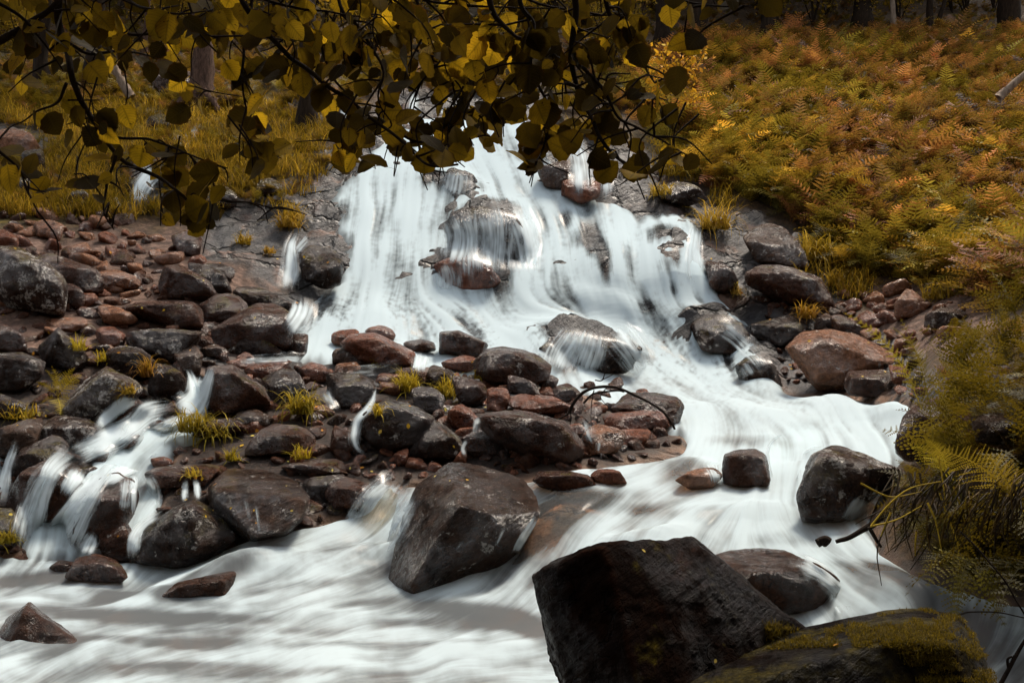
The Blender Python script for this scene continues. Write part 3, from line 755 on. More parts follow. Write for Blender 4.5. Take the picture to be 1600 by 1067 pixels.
ROCKS = [
# --- left bank
('D', "-60,110 60,100 150,150 280,240 305,300 290,420 200,410 0,350 -80,300", "big dark boulder flecked with pale lichen at the left edge beside the grassy bank", 'lichen', dict(ridge="40,140 160,190 250,260 130,330 0,260", thick=.7)),
('D', "160,130 240,130 380,190 480,280 470,312 380,322 300,265 200,185", "long brown slab leaning behind the big lichen-flecked boulder", 'brown', dict()),
('D', "-40,40 20,25 85,65 85,120 20,112 -40,110", "small pinkish rock peeping over the big lichen-flecked boulder", 'pink', dict()),
('D', "290,115 400,85 425,130 385,162 310,155", "sunlit tan slab under the overhanging leaves, above the scree", 'tan', dict()),
('D', "440,232 540,212 650,280 610,302 480,308", "pale pink slab lying flat on the scree behind the brown boulder", 'tan', dict(thick=1.0)),
('D', "300,275 340,280 395,350 385,395 310,390 285,330", "brown rock wedged at the right end of the big lichen-flecked boulder", 'brown', dict()),
('D', "738,270 770,190 835,186 960,268 1004,348 920,356 742,358", "angular brown boulder with a sunlit top, highest of the pile left of the fall", 'brown', dict(ridge="790,205 870,235 960,300 860,260", tilt=.3)),
('D', "875,178 960,186 1055,250 1070,315 990,320 900,245", "dark slab behind the angular brown boulder, against the grey cliff", 'dark', dict()),
('D', "925,385 1000,320 1085,325 1142,390 1050,462 950,474", "rounded dark brown boulder wedged below the angular brown boulder", 'brown', dict()),
('D', "1085,302 1200,288 1285,335 1345,412 1240,392 1120,380", "dark speckled slab touching the water left of the fall", 'dark', dict(thick=1.0)),
('D', "950,525 1050,445 1180,368 1275,366 1362,432 1342,540 1285,575 1040,596", "large smooth brown boulder beside the foot of the waterfall", 'brown', dict(ridge="1080,470 1200,420 1320,440 1180,490", thick=.9, p=14, rough=.7)),
('D', "1030,566 1100,512 1170,478 1235,520 1296,595 1280,614 1050,614", "pointed dark boulder leaning on the front of the large smooth brown boulder", 'dark', dict(ridge="1165,485 1180,560 1120,560")),
('D', "570,392 640,362 870,356 935,420 932,488 800,486 690,436 600,414", "flat-topped brown slab with pale speckles on the scree", 'brown', dict(ridge="640,385 860,372 910,430 760,430")),
('D', "590,492 700,482 930,498 905,565 800,646 690,616 595,565", "broad dark undercut boulder in the middle of the left bank", 'dark', dict(ridge="620,505 780,500 910,510 780,590 660,580")),
('D', "805,602 900,556 938,610 922,694 875,704 828,655", "smooth grey-brown rock standing beside the head of the side cascade", 'grey', dict()),
('D', "215,442 280,432 394,438 402,480 330,504 228,484", "small tan rock resting on moss right below the big lichen-flecked boulder", 'tan', dict(name="stone")),
('D', "445,482 520,474 586,520 560,575 495,575 448,535", "pink slab tipped towards the stream above the dark grey boulders", 'pink', dict()),
('D', "455,372 525,372 635,442 600,474 500,454", "pale sunlit slab beside the flat-topped brown slab", 'tan', dict()),
('D', "180,575 270,476 345,540 405,622 335,690 200,645", "dark grey pointed boulder with a yellow sprig on its flank", 'dark', dict(ridge="270,485 300,560 230,590")),
('D', "-30,462 50,468 125,580 60,596 -30,580", "smooth brown boulder cut by the left edge, above the veined boulder", 'brown', dict()),
('D', "-40,604 100,592 205,640 195,705 100,775 -40,785", "dark boulder crossed by a thin pale vein at the left edge", 'dark', dict(ridge="20,620 150,640 110,720")),
('D', "455,625 560,562 652,578 712,640 695,704 620,726 500,686", "dark grey flat-backed boulder above the lichen-spotted boulder", 'dark', dict(ridge="520,600 640,600 690,650 590,640")),
('D', "705,645 790,668 865,740 845,805 740,826 686,765", "dark round boulder on the left lip of the side cascade", 'dark', dict(p=12)),
('D', "300,870 390,742 500,658 625,730 655,772 500,826 440,940 330,915", "grey boulder spotted with white lichen in the left bank", 'lichen', dict(ridge="420,745 500,700 600,750 470,800 400,850")),
('D', "-40,780 80,818 125,862 20,905 -40,915", "dark grey boulder at the left edge over the grass tuft", 'dark', dict()),
('D', "-40,960 120,905 195,898 165,995 60,1026 30,1075 -40,1080", "grey boulder at the left edge under the grass tuft", 'grey', dict()),
('D', "195,975 300,885 405,898 475,980 425,1015 290,1046", "brown boulder mottled with grey lichen beside the lower cascade", 'lichen', dict()),
('X', "50,130 55,90 100,15 180,-40 250,-60 310,-10 245,45 100,140 60,155", "dark rounded boulder between two threads of the lower cascade at the left", 'dark', dict(p=12)),
('D', "480,945 560,858 632,806 685,850 622,905 590,945", "tilted brown rock splitting the side cascade", 'brown', dict(ridge="620,820 590,880 540,920")),
('D', "745,885 800,848 875,868 896,905 800,916", "smooth wet grey stone in the middle of the side cascade", 'wet', dict(p=10, name="stone")),
('D', "685,944 740,906 815,930 782,956", "small brown stone breaking the side cascade above the grass tuft", 'wet', dict(name="stone")),
('D', "475,1046 560,988 645,972 624,1015 560,1048", "flat brown rock washed by the lower side cascade", 'wet', dict()),
('D', "965,662 1080,648 1205,750 1246,835 1100,866 1020,896 945,866 955,800 975,730", "big dark boulder with a sunlit crest on the right of the side cascade", 'brown', dict(ridge="1000,690 1080,690 1180,770 1100,790 1000,820")),
('D', "1105,874 1180,856 1265,910 1200,946 1085,915", "small grey-brown rock at the foot of the big dark cascade boulder", 'grey', dict()),
('D', "1215,725 1290,668 1395,688 1425,790 1375,846 1275,836", "dark boulder hung with roots and dead grass", 'dark', dict()),
('D', "1386,672 1440,638 1525,668 1535,712 1480,734 1405,714", "reddish angular rock near the top of the boulder dam", 'pink', dict()),
('D', "1135,674 1200,636 1345,628 1265,702 1156,720", "flat reddish rock washed by the thin overflow", 'pink', dict()),
('D', "1095,624 1140,592 1175,630 1130,655", "small reddish stone beside the thin overflow", 'pink', dict(name="stone")),
('D', "1305,585 1360,506 1425,516 1415,595 1380,625", "wet brown stone standing in the white pool at the foot of the fall", 'wet', dict(p=12)),
('D', "1140,1065 1250,925 1405,928 1456,1010 1444,1070 1200,1078", "reddish brown boulder between the two grass tufts of the dam", 'brown', dict()),
('D', "935,925 1080,896 1145,950 1000,986 895,975", "brown slab topped by the hanging grass tuft", 'brown', dict()),
('D', "1388,150 1440,98 1535,106 1584,170 1574,262 1490,288 1396,232", "round dark boulder standing in the left edge of the waterfall", 'dark', dict(p=12, push=-.2)),
('D', "1416,855 1500,836 1548,880 1440,896", "small tan slab on the dam right of the drooping tuft", 'tan', dict(name="stone")),
('D', "160,-10 240,-20 295,10 272,75 170,45", "pale pink rock at the top of the scree near the left edge", 'tan', dict()),
('D', "925,584 990,556 1056,600 1034,624 945,615", "small round grey stone between the dark boulders above the overflow", 'grey', dict(name="stone")),
('D', "795,62 870,28 935,60 915,155 835,142", "brown rock half hidden by the lowest hazel leaves", 'brown', dict()),
('D', "925,200 1005,182 1085,215 1075,258 1000,250", "low dark rock at the foot of the grey cliff", 'dark', dict()),
# --- dam in the middle
('E', "-55,690 70,686 152,740 164,792 110,834 0,846 -50,800", "dark rounded boulder left of the thin middle overflow", 'dark', dict(p=12)),
('E', "12,560 60,508 165,502 265,560 346,602 334,664 180,654 95,634", "big reddish brown boulder at the pool's edge, smooth and sloping", 'pink', dict(ridge="60,540 170,530 300,610 180,600")),
('E', "-35,510 0,496 90,486 65,522 10,562 -35,550", "low pink rock in the pool left of the big reddish boulder", 'pink', dict()),
('E', "122,492 170,468 242,488 258,532 170,515", "pink rock showing behind the big reddish boulder", 'pink', dict()),
('E', "-30,580 60,566 135,640 60,655 -30,645", "grey-green boulder in front of the low pink rock", 'grey', dict()),
('E', "-20,645 70,636 98,670 50,694 -20,694", "small tan stone at the left foot of the big reddish boulder", 'tan', dict(name="stone")),
('E', "300,552 390,532 434,548 444,588 350,594", "wet brown rock dividing the overflow at the pool's edge", 'wet', dict()),
('E', "466,500 545,492 684,560 645,625 600,620 466,595", "dark blocky boulder with a square left end at the pool's edge", 'brown', dict(ridge="475,510 545,505 660,560 560,580 480,580")),
('E', "625,642 690,578 770,566 905,598 975,660 964,704 880,756 720,746 636,694", "largest rounded brown boulder on top of the dam", 'brown', dict(ridge="700,600 780,590 890,640 780,690 690,680", p=14)),
('E', "475,645 580,606 645,640 570,684 486,665", "pinkish rock squeezed between the blocky and the rounded boulder", 'pink', dict()),
('E', "264,682 330,662 405,690 394,745 330,745 276,715", "small dark brown rock right of the thin middle overflow", 'brown', dict()),
('E', "404,702 430,652 535,688 536,745 450,766", "dark angular rock behind the yellow grass of the dam", 'dark', dict()),
('E', "525,702 640,736 686,770 665,826 600,846 555,775", "brown slab tilted to the right below the rounded boulder", 'brown', dict()),
('E', "685,762 770,756 790,800 774,856 685,866", "square reddish block in the middle of the dam", 'pink', dict()),
('E', "185,732 300,736 254,796 190,786", "tan block left of the yellow grass of the dam", 'tan', dict()),
('E', "335,764 430,752 486,810 474,886 400,866 354,822", "dark wet rock between the two yellow grass tufts", 'dark', dict()),
('E', "86,965 106,880 200,806 335,838 436,900 405,1006 240,1056 146,1026", "great dark boulder with pale lichen dots and a yellow weed, centre of the dam", 'dark', dict(ridge="130,890 220,840 400,900 300,960 150,970", p=16)),
('E', "325,1046 440,906 535,968 576,1050 534,1096 350,1096", "dark boulder leaning against the right of the great lichen-dotted boulder", 'dark', dict()),
('E', "504,886 570,832 646,920 624,956 530,946", "pink-brown wedge beside the little spout in the dam", 'pink', dict()),
('E', "648,905 700,868 850,862 1045,918 1114,1010 1124,1066 1050,1116 930,1074 750,1016 674,936", "longest dark boulder of the dam, undercut, below the arching dead branch", 'brown', dict(ridge="700,890 850,890 1040,950 1080,1030 900,960 750,950", rough=1.2)),
('E', "784,822 860,786 970,816 1085,860 990,876 880,886", "pink wet slab lying under the foot of the dead branch", 'pink', dict()),
('E', "925,745 970,698 1015,718 950,775", "thin flat stone at the right of the largest rounded boulder", 'brown', dict(name="stone")),
('E', "990,762 1060,736 1126,800 1114,836 1030,826", "dark brown rock under the tip of the dead branch", 'brown', dict()),
('E', "1265,852 1340,778 1490,782 1562,798 1590,850 1562,934 1530,936 1400,874", "squared brown block at the right end of the dam, in white water", 'brown', dict(ridge="1290,850 1480,820 1560,830 1545,920 1410,870", thick=1.0)),
('E', "1226,894 1310,856 1440,882 1526,932 1380,955 1236,945", "reddish sloping rock in front of the squared brown block", 'pink', dict()),
('E', "1126,972 1200,926 1314,958 1326,1012 1284,1066 1176,1074", "tan wet rock with trickles below the reddish sloping rock", 'tan', dict()),
('E', "1306,952 1440,946 1424,1015 1330,1036", "small red rock at the water's edge right of the tan wet rock", 'pink', dict(name="stone")),
('E', "-30,930 50,956 84,1050 0,1075 -40,1060", "brown rock left of the great lichen-dotted boulder", 'brown', dict()),
('Y', "248,32 315,0 304,60 270,78", "small bright orange triangular stone on the dam", 'pink', dict(name="stone", sink=.4)),
('E', "555,1002 650,946 765,1000 744,1066 620,1072", "reddish rock wrapped in dead twigs in front of the dam", 'wet', dict()),
('E', "185,690 260,700 330,745 250,760 170,735", "small pinkish rock right of the thin middle overflow's head", 'pink', dict(name="stone")),
('E', "790,700 900,745 930,790 850,800 780,770", "brown stone tucked under the largest rounded boulder", 'brown', dict(name="stone")),
('E', "905,790 1000,800 1050,845 960,850", "small reddish stone behind the pink wet slab", 'pink', dict(name="stone")),
# --- rocks inside the fall
('P', "703,262 690,290 735,302 745,285 725,270", "wet dark rock parting the waterfall near its top, under the hanging twig", 'dark', dict(push=.1, p=9, thick=.5, rough=1.6)),
('P', "700,350 712,335 745,322 790,325 815,350 822,385 800,415 740,412 705,395", "broad wet dark rock in the middle of the waterfall", 'dark', dict(push=.12, p=9, thick=.35, rough=1.8)),
('P', "680,410 720,400 760,412 780,440 765,458 720,462 685,445", "pinkish wet rock at the foot of the broad rock in the fall", 'pink', dict(push=.15, p=8, thick=.35, rough=1.8)),
('P', "845,545 870,522 905,515 950,520 1000,552 985,570 920,585 870,580", "low wet dome in the white water at the foot of the fall", 'dark', dict(push=.1, p=8, thick=.4, rough=1.6)),
('P', "878,285 905,280 938,284 936,305 910,318 880,305", "reddish wet rock in the thin right-hand arm of the waterfall", 'pink', dict(push=-.1)),
('P', "840,270 888,250 895,280 875,298 850,288", "grey slab under the thin right-hand arm of the waterfall", 'grey', dict()),
('P', "1080,500 1100,490 1140,500 1175,540 1160,560 1110,545 1085,525", "wet brown rock skirted by the right side of the fall", 'dark', dict(push=.12, p=10)),
('P', "1150,575 1175,555 1205,570 1222,602 1190,606 1160,598", "wet rock beaded with little falls at the right foot of the waterfall", 'dark', dict(push=.12)),
# --- lower left
('X', "-15,870 0,850 40,760 115,698 182,740 348,888 200,965 60,985 -10,945", "dark pyramid-shaped boulder in the pool at the lower left corner", 'wet', dict(ridge="115,705 150,800 100,900 50,880", Y=6.3, thick=.9)),
('X', "300,595 350,500 430,478 532,500 574,580 540,612 350,612", "low brown boulder at the pool's edge in front of the cascade", 'brown', dict()),
('X', "450,400 480,328 560,318 604,370 588,505 520,516 466,475", "small upright brown rock beside the lowest cascade", 'brown', dict()),
('X', "604,505 690,348 790,268 882,232 1002,290 1065,420 960,486 800,546 634,530", "large dark boulder with a rusty right flank by the pool", 'dark', dict(ridge="800,280 870,250 880,350 900,470 720,400")),
('X', "955,190 1040,98 1180,92 1324,138 1396,220 1374,285 1260,385 1150,416 1000,310 965,225", "flat-topped boulder with a shining wet grey top by the pool", 'midslab', dict(ridge="980,200 1120,200 1300,215 1370,240", thick=1.0, tilt=.9, rough=.8)),
('X', "664,112 700,88 980,72 994,100 830,134 800,176 695,186", "thin dark slab roofing the little twin spout", 'brown', dict()),
('X', "345,405 380,268 450,178 540,108 604,150 626,250 564,325 470,345 440,456 335,466", "big rounded brown boulder veiled by the lower cascade", 'wet', dict(p=11)),
('X', "34,265 90,148 220,56 345,98 375,200 302,265 240,335 115,338", "dark rounded boulder under the leftmost curtain of the cascade", 'wet', dict(p=11)),
('X', "364,64 430,8 494,18 472,64", "small dark stone breaking the top of the lower cascade", 'wet', dict(name="stone")),
('X', "686,54 740,38 786,70 700,84", "small reddish stone on the right lip of the lower cascade", 'pink', dict(name="stone")),
('X', "1285,92 1340,68 1500,48 1574,68 1576,124 1450,126", "flat brown slab bridging the gap above the dark hollow", 'brown', dict(thick=1.0)),
('X', "1384,130 1560,118 1580,200 1540,280 1400,285", "dark rock added for the shadow below the flat slab", 'dark', dict(push=.2)),  # dark rock shape stands in for the slab's shadow
('X', "1480,225 1500,156 1560,128 1655,160 1685,222 1620,285 1515,275", "brown rock at the left lip of the middle chute", 'brown', dict()),
('X', "735,685 800,622 1040,558 1066,580 980,634 850,675", "smooth brown ledge just awash in the pool", 'wet', dict(p=9, thick=.9)),
('X', "-30,268 70,278 94,370 62,445 -30,465", "dark boulder at the left edge below the cascade, mossy at its foot", 'mossy', dict()),
('X', "226,545 280,508 334,518 302,566", "small wet stone left of the low brown boulder", 'wet', dict(name="stone")),
# --- heroes
('Y', "884,140 910,103 1005,102 1144,130 1160,172 1050,194 945,184", "low dark brown rock in the rapids right behind the large grey-topped boulder", 'brown', dict()),
('Y', "1145,122 1180,93 1244,98 1304,155 1240,166 1165,148", "small reddish rock in the rapids beside the low dark one", 'pink', dict(name="stone")),
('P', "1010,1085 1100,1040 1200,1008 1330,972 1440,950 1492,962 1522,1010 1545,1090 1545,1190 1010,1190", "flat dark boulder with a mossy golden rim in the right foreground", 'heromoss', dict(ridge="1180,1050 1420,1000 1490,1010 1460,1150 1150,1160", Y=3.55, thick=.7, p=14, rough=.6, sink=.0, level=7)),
('Z', "175,495 290,452 412,452 562,518 704,620 724,680 694,735 520,745 446,765 396,724 326,645", "low rounded grey-brown boulder half washed by the right rapid", 'wet', dict(thick=.9, p=10)),
('Z', "202,100 214,28 260,8 362,2 397,30 414,152 402,180 250,175 208,155", "cube-shaped brown rock in the middle of the upper rapid", 'brown', dict(ridge="225,40 300,30 380,45 390,120 300,130 230,110")),
('Z', "546,230 596,130 606,30 650,-4 700,-14 800,18 902,60 1004,110 905,184 830,236 744,325 640,330 556,292", "dark boulder mottled with pale lichen beside the right bank", 'lichen', dict(ridge="640,30 750,60 880,100 740,200 620,200")),
('Z', "-10,150 60,98 150,88 195,120 150,172 60,184", "smooth yellowish rock just under the upper rapid", 'tan', dict(p=9)),
# --- right bank
('F', "1008,1045 1040,960 1110,858 1184,806 1260,798 1300,900 1280,1060 1160,1080 1040,1075", "rounded brown boulder standing in the stream under the right-hand ferns", 'brown', dict(p=12)),
('F', "506,582 560,518 700,486 804,508 950,598 1072,668 1000,720 780,705 760,764 640,755 600,665", "big pale cracked slab sloping into the water at the right of the fall", 'tan', dict(ridge="560,570 700,530 900,640 780,680 660,700", thick=.6)),
('F', "770,742 800,688 950,672 1014,710 1044,782 980,804 800,779", "smooth reddish brown boulder at the water's edge below the pale slab", 'brown', dict(p=12)),
('F', "975,652 1060,658 1092,722 1062,745 1000,720", "small reddish rock behind the smooth reddish brown boulder", 'pink', dict(name="stone")),
('F', "1076,772 1150,753 1184,780 1100,794", "flat pink stone at the water's edge under the blurred frond", 'pink', dict(name="stone")),
('F', "316,232 390,188 505,200 560,240 655,260 724,400 660,406 500,356 336,294", "dark ledge of broken rock right of the waterfall", 'brown', dict(ridge="350,235 500,225 640,290 680,390 520,320", thick=.6)),
('F', "306,82 400,-4 470,28 545,150 604,222 500,206 376,174", "pale slanting slab above the dark ledge", 'grey', dict()),
('F', "126,170 200,188 275,280 205,316 146,262", "brown wet rock between the right arm of the fall and the dark ledge", 'wet', dict()),
('F', "636,442 680,412 734,460 704,494 636,492", "small round grey rock above the pale cracked slab", 'grey', dict(name="stone")),
('F', "706,432 760,418 866,530 800,516", "narrow brown rock behind the pale cracked slab", 'brown', dict()),
('F', "334,472 450,436 476,490 520,418 594,480 480,566 404,522", "dark split rock above the right foot of the fall", 'dark', dict()),
('F', "886,552 940,528 975,560 930,594", "small brown stone in the gully behind the pale slab", 'brown', dict(name="stone")),
('F', "1000,385 1060,300 1140,385 1145,440 1010,440", "pale pink rock in the red scree of the right bank", 'tan', dict()),
('F', "1150,420 1230,385 1330,400 1345,450 1230,480 1140,470", "broad grey rock in the scree behind the ferns", 'grey', dict()),
('F', "830,430 880,400 930,440 925,490 850,480", "reddish block in the red scree of the right bank", 'pink', dict(name="stone")),
('F', "1360,900 1480,870 1600,880 1640,960 1560,1010 1380,990", "grey rock half buried among the right-hand ferns", 'grey', dict(push=-.1)),
('B', "1455,880 1540,840 1640,880 1700,920 1600,950 1480,930", "dark flat rock at the hill's edge beside the orange sapling", 'dark', dict()),
('A', "-40,600 80,595 185,690 100,710 -40,690", "pale slab on the left bank under the hazel leaves", 'tan', dict()),
('A', "95,700 200,690 215,790 120,800", "dark square rock in the grassy left bank", 'dark', dict()),
('A', "690,330 740,300 880,340 905,440 800,470 700,400", "layered grey outcrop behind the pine's roots", 'grey', dict()),
]
for k_, (x, y, w_, h_, lab) in enumerate([(40, 300, 60, 26, "flat mossy rock in the grass at the left edge"), (215, 300, 46, 24, "mossy rock beside the upper left rivulet"), (300, 262, 40, 20, "small mossy rock above the upper left rivulet"), (120, 318, 44, 22, "low mossy rock where the grass meets the scree"),
    (345, 318, 50, 26, "mossy rock at the foot of the left grass bank"), (420, 300, 44, 22, "mossy rock on the lip of the grey cliff"), (20, 225, 50, 22, "dark mossy rock high in the left grass bank"), (250, 200, 46, 22, "mossy rock under the pine's roots"), (390, 225, 40, 18, "small mossy rock in the golden grass left of the fall"), (180, 190, 40, 20, "mossy rock below the dark trunk among roots")]):
    ROCKS.append(('P', f"{x - w_ / 2},{y + 2} {x - w_ * .3},{y - h_ * .7} {x + w_ * .15},{y - h_} {x + w_ * .45},{y - h_ * .45} {x + w_ / 2},{y + 3} {x},{y + h_ * .3}", lab, 'mossy', {}))
for key, out, label, mat, kw in ROCKS:
    rock(key, out, label, mat, **kw)

def solid_rock(pts, Y, label, mat, level=6, rough=.6, p=26, seed=3):
    q = np.array([[float(v) for v in t.split(",")] for t in pts.split()])
    P = W(q[:, 0], q[:, 1], Y + q[:, 2]); c, V, F, size = stone_shape(P, level, seed, p, rough, 3)
    zb = V[:, 2].min(); me = npmesh("boulder", V - np.array([0, 0, zb]), F)
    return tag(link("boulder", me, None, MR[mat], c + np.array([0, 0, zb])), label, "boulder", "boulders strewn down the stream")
solid_rock("695,728,.45 723,724,.6 752,729,.65 816,750,.6 832,770,.4 841,808,.1 824,823,-.1 771,824,-.22 704,806,-.25 698,760,.1 655,756,.4 630,810,.25 616,880,.12 606,912,0 643,912,-.35 754,892,.1 804,878,.2 640,800,1.0 822,800,1.0 730,760,1.0 650,945,-.2 755,930,.15", 7.6,
           "large boulder with a slanting grey top and black face in the middle of the stream", 'midslab')
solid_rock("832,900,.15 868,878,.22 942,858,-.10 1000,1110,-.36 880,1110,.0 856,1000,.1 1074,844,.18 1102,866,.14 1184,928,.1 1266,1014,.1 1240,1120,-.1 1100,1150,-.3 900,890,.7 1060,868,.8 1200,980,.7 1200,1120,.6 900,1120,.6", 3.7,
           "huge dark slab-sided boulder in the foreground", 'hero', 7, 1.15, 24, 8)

# ---- loose stones between the boulders
stone_meshes = []
for k in range(12):
    r_ = np.random.default_rng(500 + k)
    Pn = r_.normal(size=(14, 3)) * np.array([1, 0.8, 0.55]); Pn /= np.maximum(1, np.abs(Pn).max(0))
    c, V, F, s = stone_shape(Pn, 3, 40 + k, 20, 1.3)
    V = V / np.abs(V).max()
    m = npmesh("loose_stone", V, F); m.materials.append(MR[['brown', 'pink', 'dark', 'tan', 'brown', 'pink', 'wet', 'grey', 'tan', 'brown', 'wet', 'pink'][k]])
    stone_meshes.append(m)
def scatter(poly, n, smin, smax, label, group, mats, seed):
    r_ = np.random.default_rng(seed); pl = P2(poly); k = 0
    lo, hi = pl.min(0), pl.max(0)
    while k < n:
        x, y = r_.uniform(lo, hi)
        if not inside(pl, np.array([x]), np.array([y]))[0]: continue
        Yd = float(D(x, y)); s = r_.uniform(smin, smax) / FPX * Yd * (1 if r_.random() < .8 else 1.6)
        o = bpy.data.objects.new("pebble", stone_meshes[mats[r_.integers(len(mats))]]); COL.objects.link(o)
        o.location = tuple(G(x, y, 0.15 * s)); o.scale = (s, s * r_.uniform(.7, 1.1), s * r_.uniform(.6, 1.0))
        o.rotation_euler = (r_.uniform(-.5, .5), r_.uniform(-.5, .5), r_.uniform(0, 6.28))
        tag(o, label, "pebble", group); k += 1
scatter("0,350 180,340 330,430 330,560 120,560 0,480", 40, 6, 16, "small pale pink stone of the scree on the left bank", "small stones of the left scree", [1, 3, 8, 0, 4, 11], 1)
scatter("0,560 340,560 330,600 220,700 60,760 0,760", 25, 6, 15, "small brown stone among the left bank boulders", "small stones among the left boulders", [0, 2, 4, 6, 9], 2)
scatter("350,560 1000,600 1050,660 760,720 560,740 440,720 340,640", 75, 7, 18, "small red-brown stone filling the gaps of the boulder dam", "small stones of the boulder dam", [0, 1, 4, 6, 9, 10, 11], 3)
scatter("1320,450 1480,460 1500,520 1430,560 1360,530 1300,490", 55, 6, 15, "small reddish stone of the scree on the right bank", "small stones of the right scree", [1, 3, 5, 8, 11], 4)
scatter("1200,480 1290,470 1330,520 1240,530", 18, 6, 14, "small dark stone beside the pale cracked slab", "small stones beside the pale slab", [0, 2, 7, 9], 5)
# ------------------------------------------------------------------ thin threads of water running over and between the boulders
bpy.context.view_layer.update()
_dg = bpy.context.evaluated_depsgraph_get()
_water_objs = {"waterfall", "stream_water", "pool_water"}
def hit(px, py, skip_water=True):
    """first solid surface seen at photo pixel (px, py)"""
    o = Vector((0, 0, CAMZ)); d = Vector(((px - 800) / FPX, 1.0, (HOR - py) / FPX)).normalized()
    org = o.copy()
    for _ in range(8):
        ok, loc, nor, fi, ob, mt = scene.ray_cast(_dg, org, d)
        if not ok: return None, None, None
        if skip_water and ob.name in _water_objs:
            org = loc + d * 0.004; continue
        return np.array(loc[:]), np.array(nor[:]), ob
    return None, None, None

def thread_material():
    T = NT("thin_running_water")
    foam = T.attr("foam")
    nn = T.n("VectorMath", operation='NORMALIZE', i0=T.n("VectorMath", operation='ADD', i0=T.n("NewGeometry").outputs["Normal"], i1=(0.0, -0.7, 0.9)).outputs[0]).outputs[0]
    white = T.n("MixShader", Fac=0.30, i1=T.n("BsdfDiffuse", Color=(0.70, 0.795, 0.825), Normal=nn).outputs[0], i2=T.n("BsdfTranslucent", Color=(0.72, 0.80, 0.82)).outputs[0])
    gl = T.n("MixShader", Fac=T.math('MULTIPLY', T.n("Fresnel", IOR=1.33).outputs[0], T.attr("wet")), i1=T.n("BsdfTransparent").outputs[0], i2=T.n("BsdfGlossy", Roughness=0.35).outputs[0])
    return T.done(T.n("MixShader", Fac=foam, i1=gl.outputs[0], i2=white.outputs[0]).outputs[0])
M_thread = thread_material()

def gsm(A, sig, ax):
    r = int(3 * sig) + 1; k = np.exp(-0.5 * (np.arange(-r, r + 1) / sig) ** 2); k /= k.sum()
    A = np.moveaxis(A, ax, 0); Pd = np.concatenate([np.repeat(A[:1], r, 0), A, np.repeat(A[-1:], r, 0)])
    return np.moveaxis(sum(k[i] * Pd[i:i + len(A)] for i in range(len(k))), 0, ax)

def ribbon(key, s, dens=0.8, seed=0, name="cascade_water", streak=0.26, fade=0.30, lift=0.03):
    ox, oy, k = ORI[key]
    q = np.array([[float(v) for v in t.split(",")] for t in s.split()])
    q = np.stack([ox + q[:, 0] / k, oy + q[:, 1] / k, q[:, 2] / k], 1)
    L = smooth_line(q, 8); n = len(L)
    seg = np.hypot(*np.diff(L[:, :2], axis=0).T); arc = np.concatenate([[0], np.cumsum(seg)])
    nn = max(int(arc[-1] / 2.2), 12); t = np.linspace(0, arc[-1], nn)
    c = np.stack([np.interp(t, arc, L[:, i]) for i in range(3)], 1)
    T_ = np.gradient(c[:, :2], axis=0); T_ /= np.linalg.norm(T_, axis=1)[:, None] + 1e-9
    N_ = np.stack([-T_[:, 1], T_[:, 0]], 1)
    m = int(np.clip(c[:, 2].max() * 2 / 1.6, 9, 90)); u = np.linspace(-1, 1, m)
    px = c[:, None, 0] + N_[:, None, 0] * c[:, None, 2] * u[None]; py = c[:, None, 1] + N_[:, None, 1] * c[:, None, 2] * u[None]
    si, sj = np.unique(np.r_[0:nn:3, nn - 1]), np.unique(np.r_[0:m:4, m - 1])
    Yd = np.zeros((len(si), len(sj)))
    for a, i in enumerate(si):
        for b, j in enumerate(sj):
            h, _, _ = hit(px[i, j], py[i, j]); Yd[a, b] = h[1] if h is not None else D(px[i, j], py[i, j])
    # falling water cannot dive under what it runs over: the nearest surface around, smoothed
    Ym = Yd.copy()
    for da in (-1, 0, 1):
        for db in (-1, 0, 1):
            Ym = np.minimum(Ym, np.roll(np.roll(np.pad(Yd, 1, 'edge'), da, 0), db, 1)[1:-1, 1:-1])
    Ym = gsm(gsm(Ym, 1.0, 0), 1.0, 1)
    Yf = np.stack([np.interp(np.arange(m), sj, Ym[a]) for a in range(len(si))])
    Yf = np.stack([np.interp(np.arange(nn), si, Yf[:, j]) for j in range(m)], 1)
    Yf = gsm(gsm(Yf, 1.2, 0), 1.2, 1) - lift
    V = W(px, py, Yf)
    r_ = np.random.default_rng(seed + int(q[:, 0].sum()))
    o = r_.uniform(-90, 90)
    al = t / 60.0
    U, A = np.meshgrid(u * c[:, 2].mean() / 7.0, al)
    wobble = 0.5 * fbm(np.stack([U * .3, A * 2, 0 * U + o], -1), 2)
    st1 = fbm(np.stack([U * 1.6 + wobble, A * 0.5, 0 * U + o], -1), 2)
    st2 = fbm(np.stack([U * 4.5 + wobble * 2, A * 1.0, 0 * U + o + 7], -1), 2)
    cl_ = fbm(np.stack([U * .5, A * 2.5, 0 * U + o + 3], -1), 2)
    edge = 1 - np.abs(u)[None] ** 2.2
    ends = sstep(0, fade, np.linspace(0, 1, nn)) * sstep(0, 0.30, np.linspace(1, 0, nn))
    f = dens * edge * 1.15 + streak * 1.5 * st1 + streak * 0.8 * st2 + 0.3 * cl_ - 0.05
    f = sstep(0.10, 0.85, f + 0.5 * (ends[:, None] - 1)) * sstep(0, 0.35, edge) * np.sqrt(ends)[:, None]
    V[..., 1] -= 0.010 * st1
    idx = np.arange(nn * m).reshape(nn, m)
    F = np.stack([idx[1:, :-1], idx[1:, 1:], idx[:-1, 1:], idx[:-1, :-1]], -1).reshape(-1, 4)
    me = npmesh(name, V.reshape(-1, 3), F, {"foam": f.ravel(), "wet": (0.05 * sstep(0, .3, edge) * ends[:, None] * np.ones_like(f)).ravel()})
    ob = link(name, me, None, M_thread); ob["kind"] = "structure"
    return ob

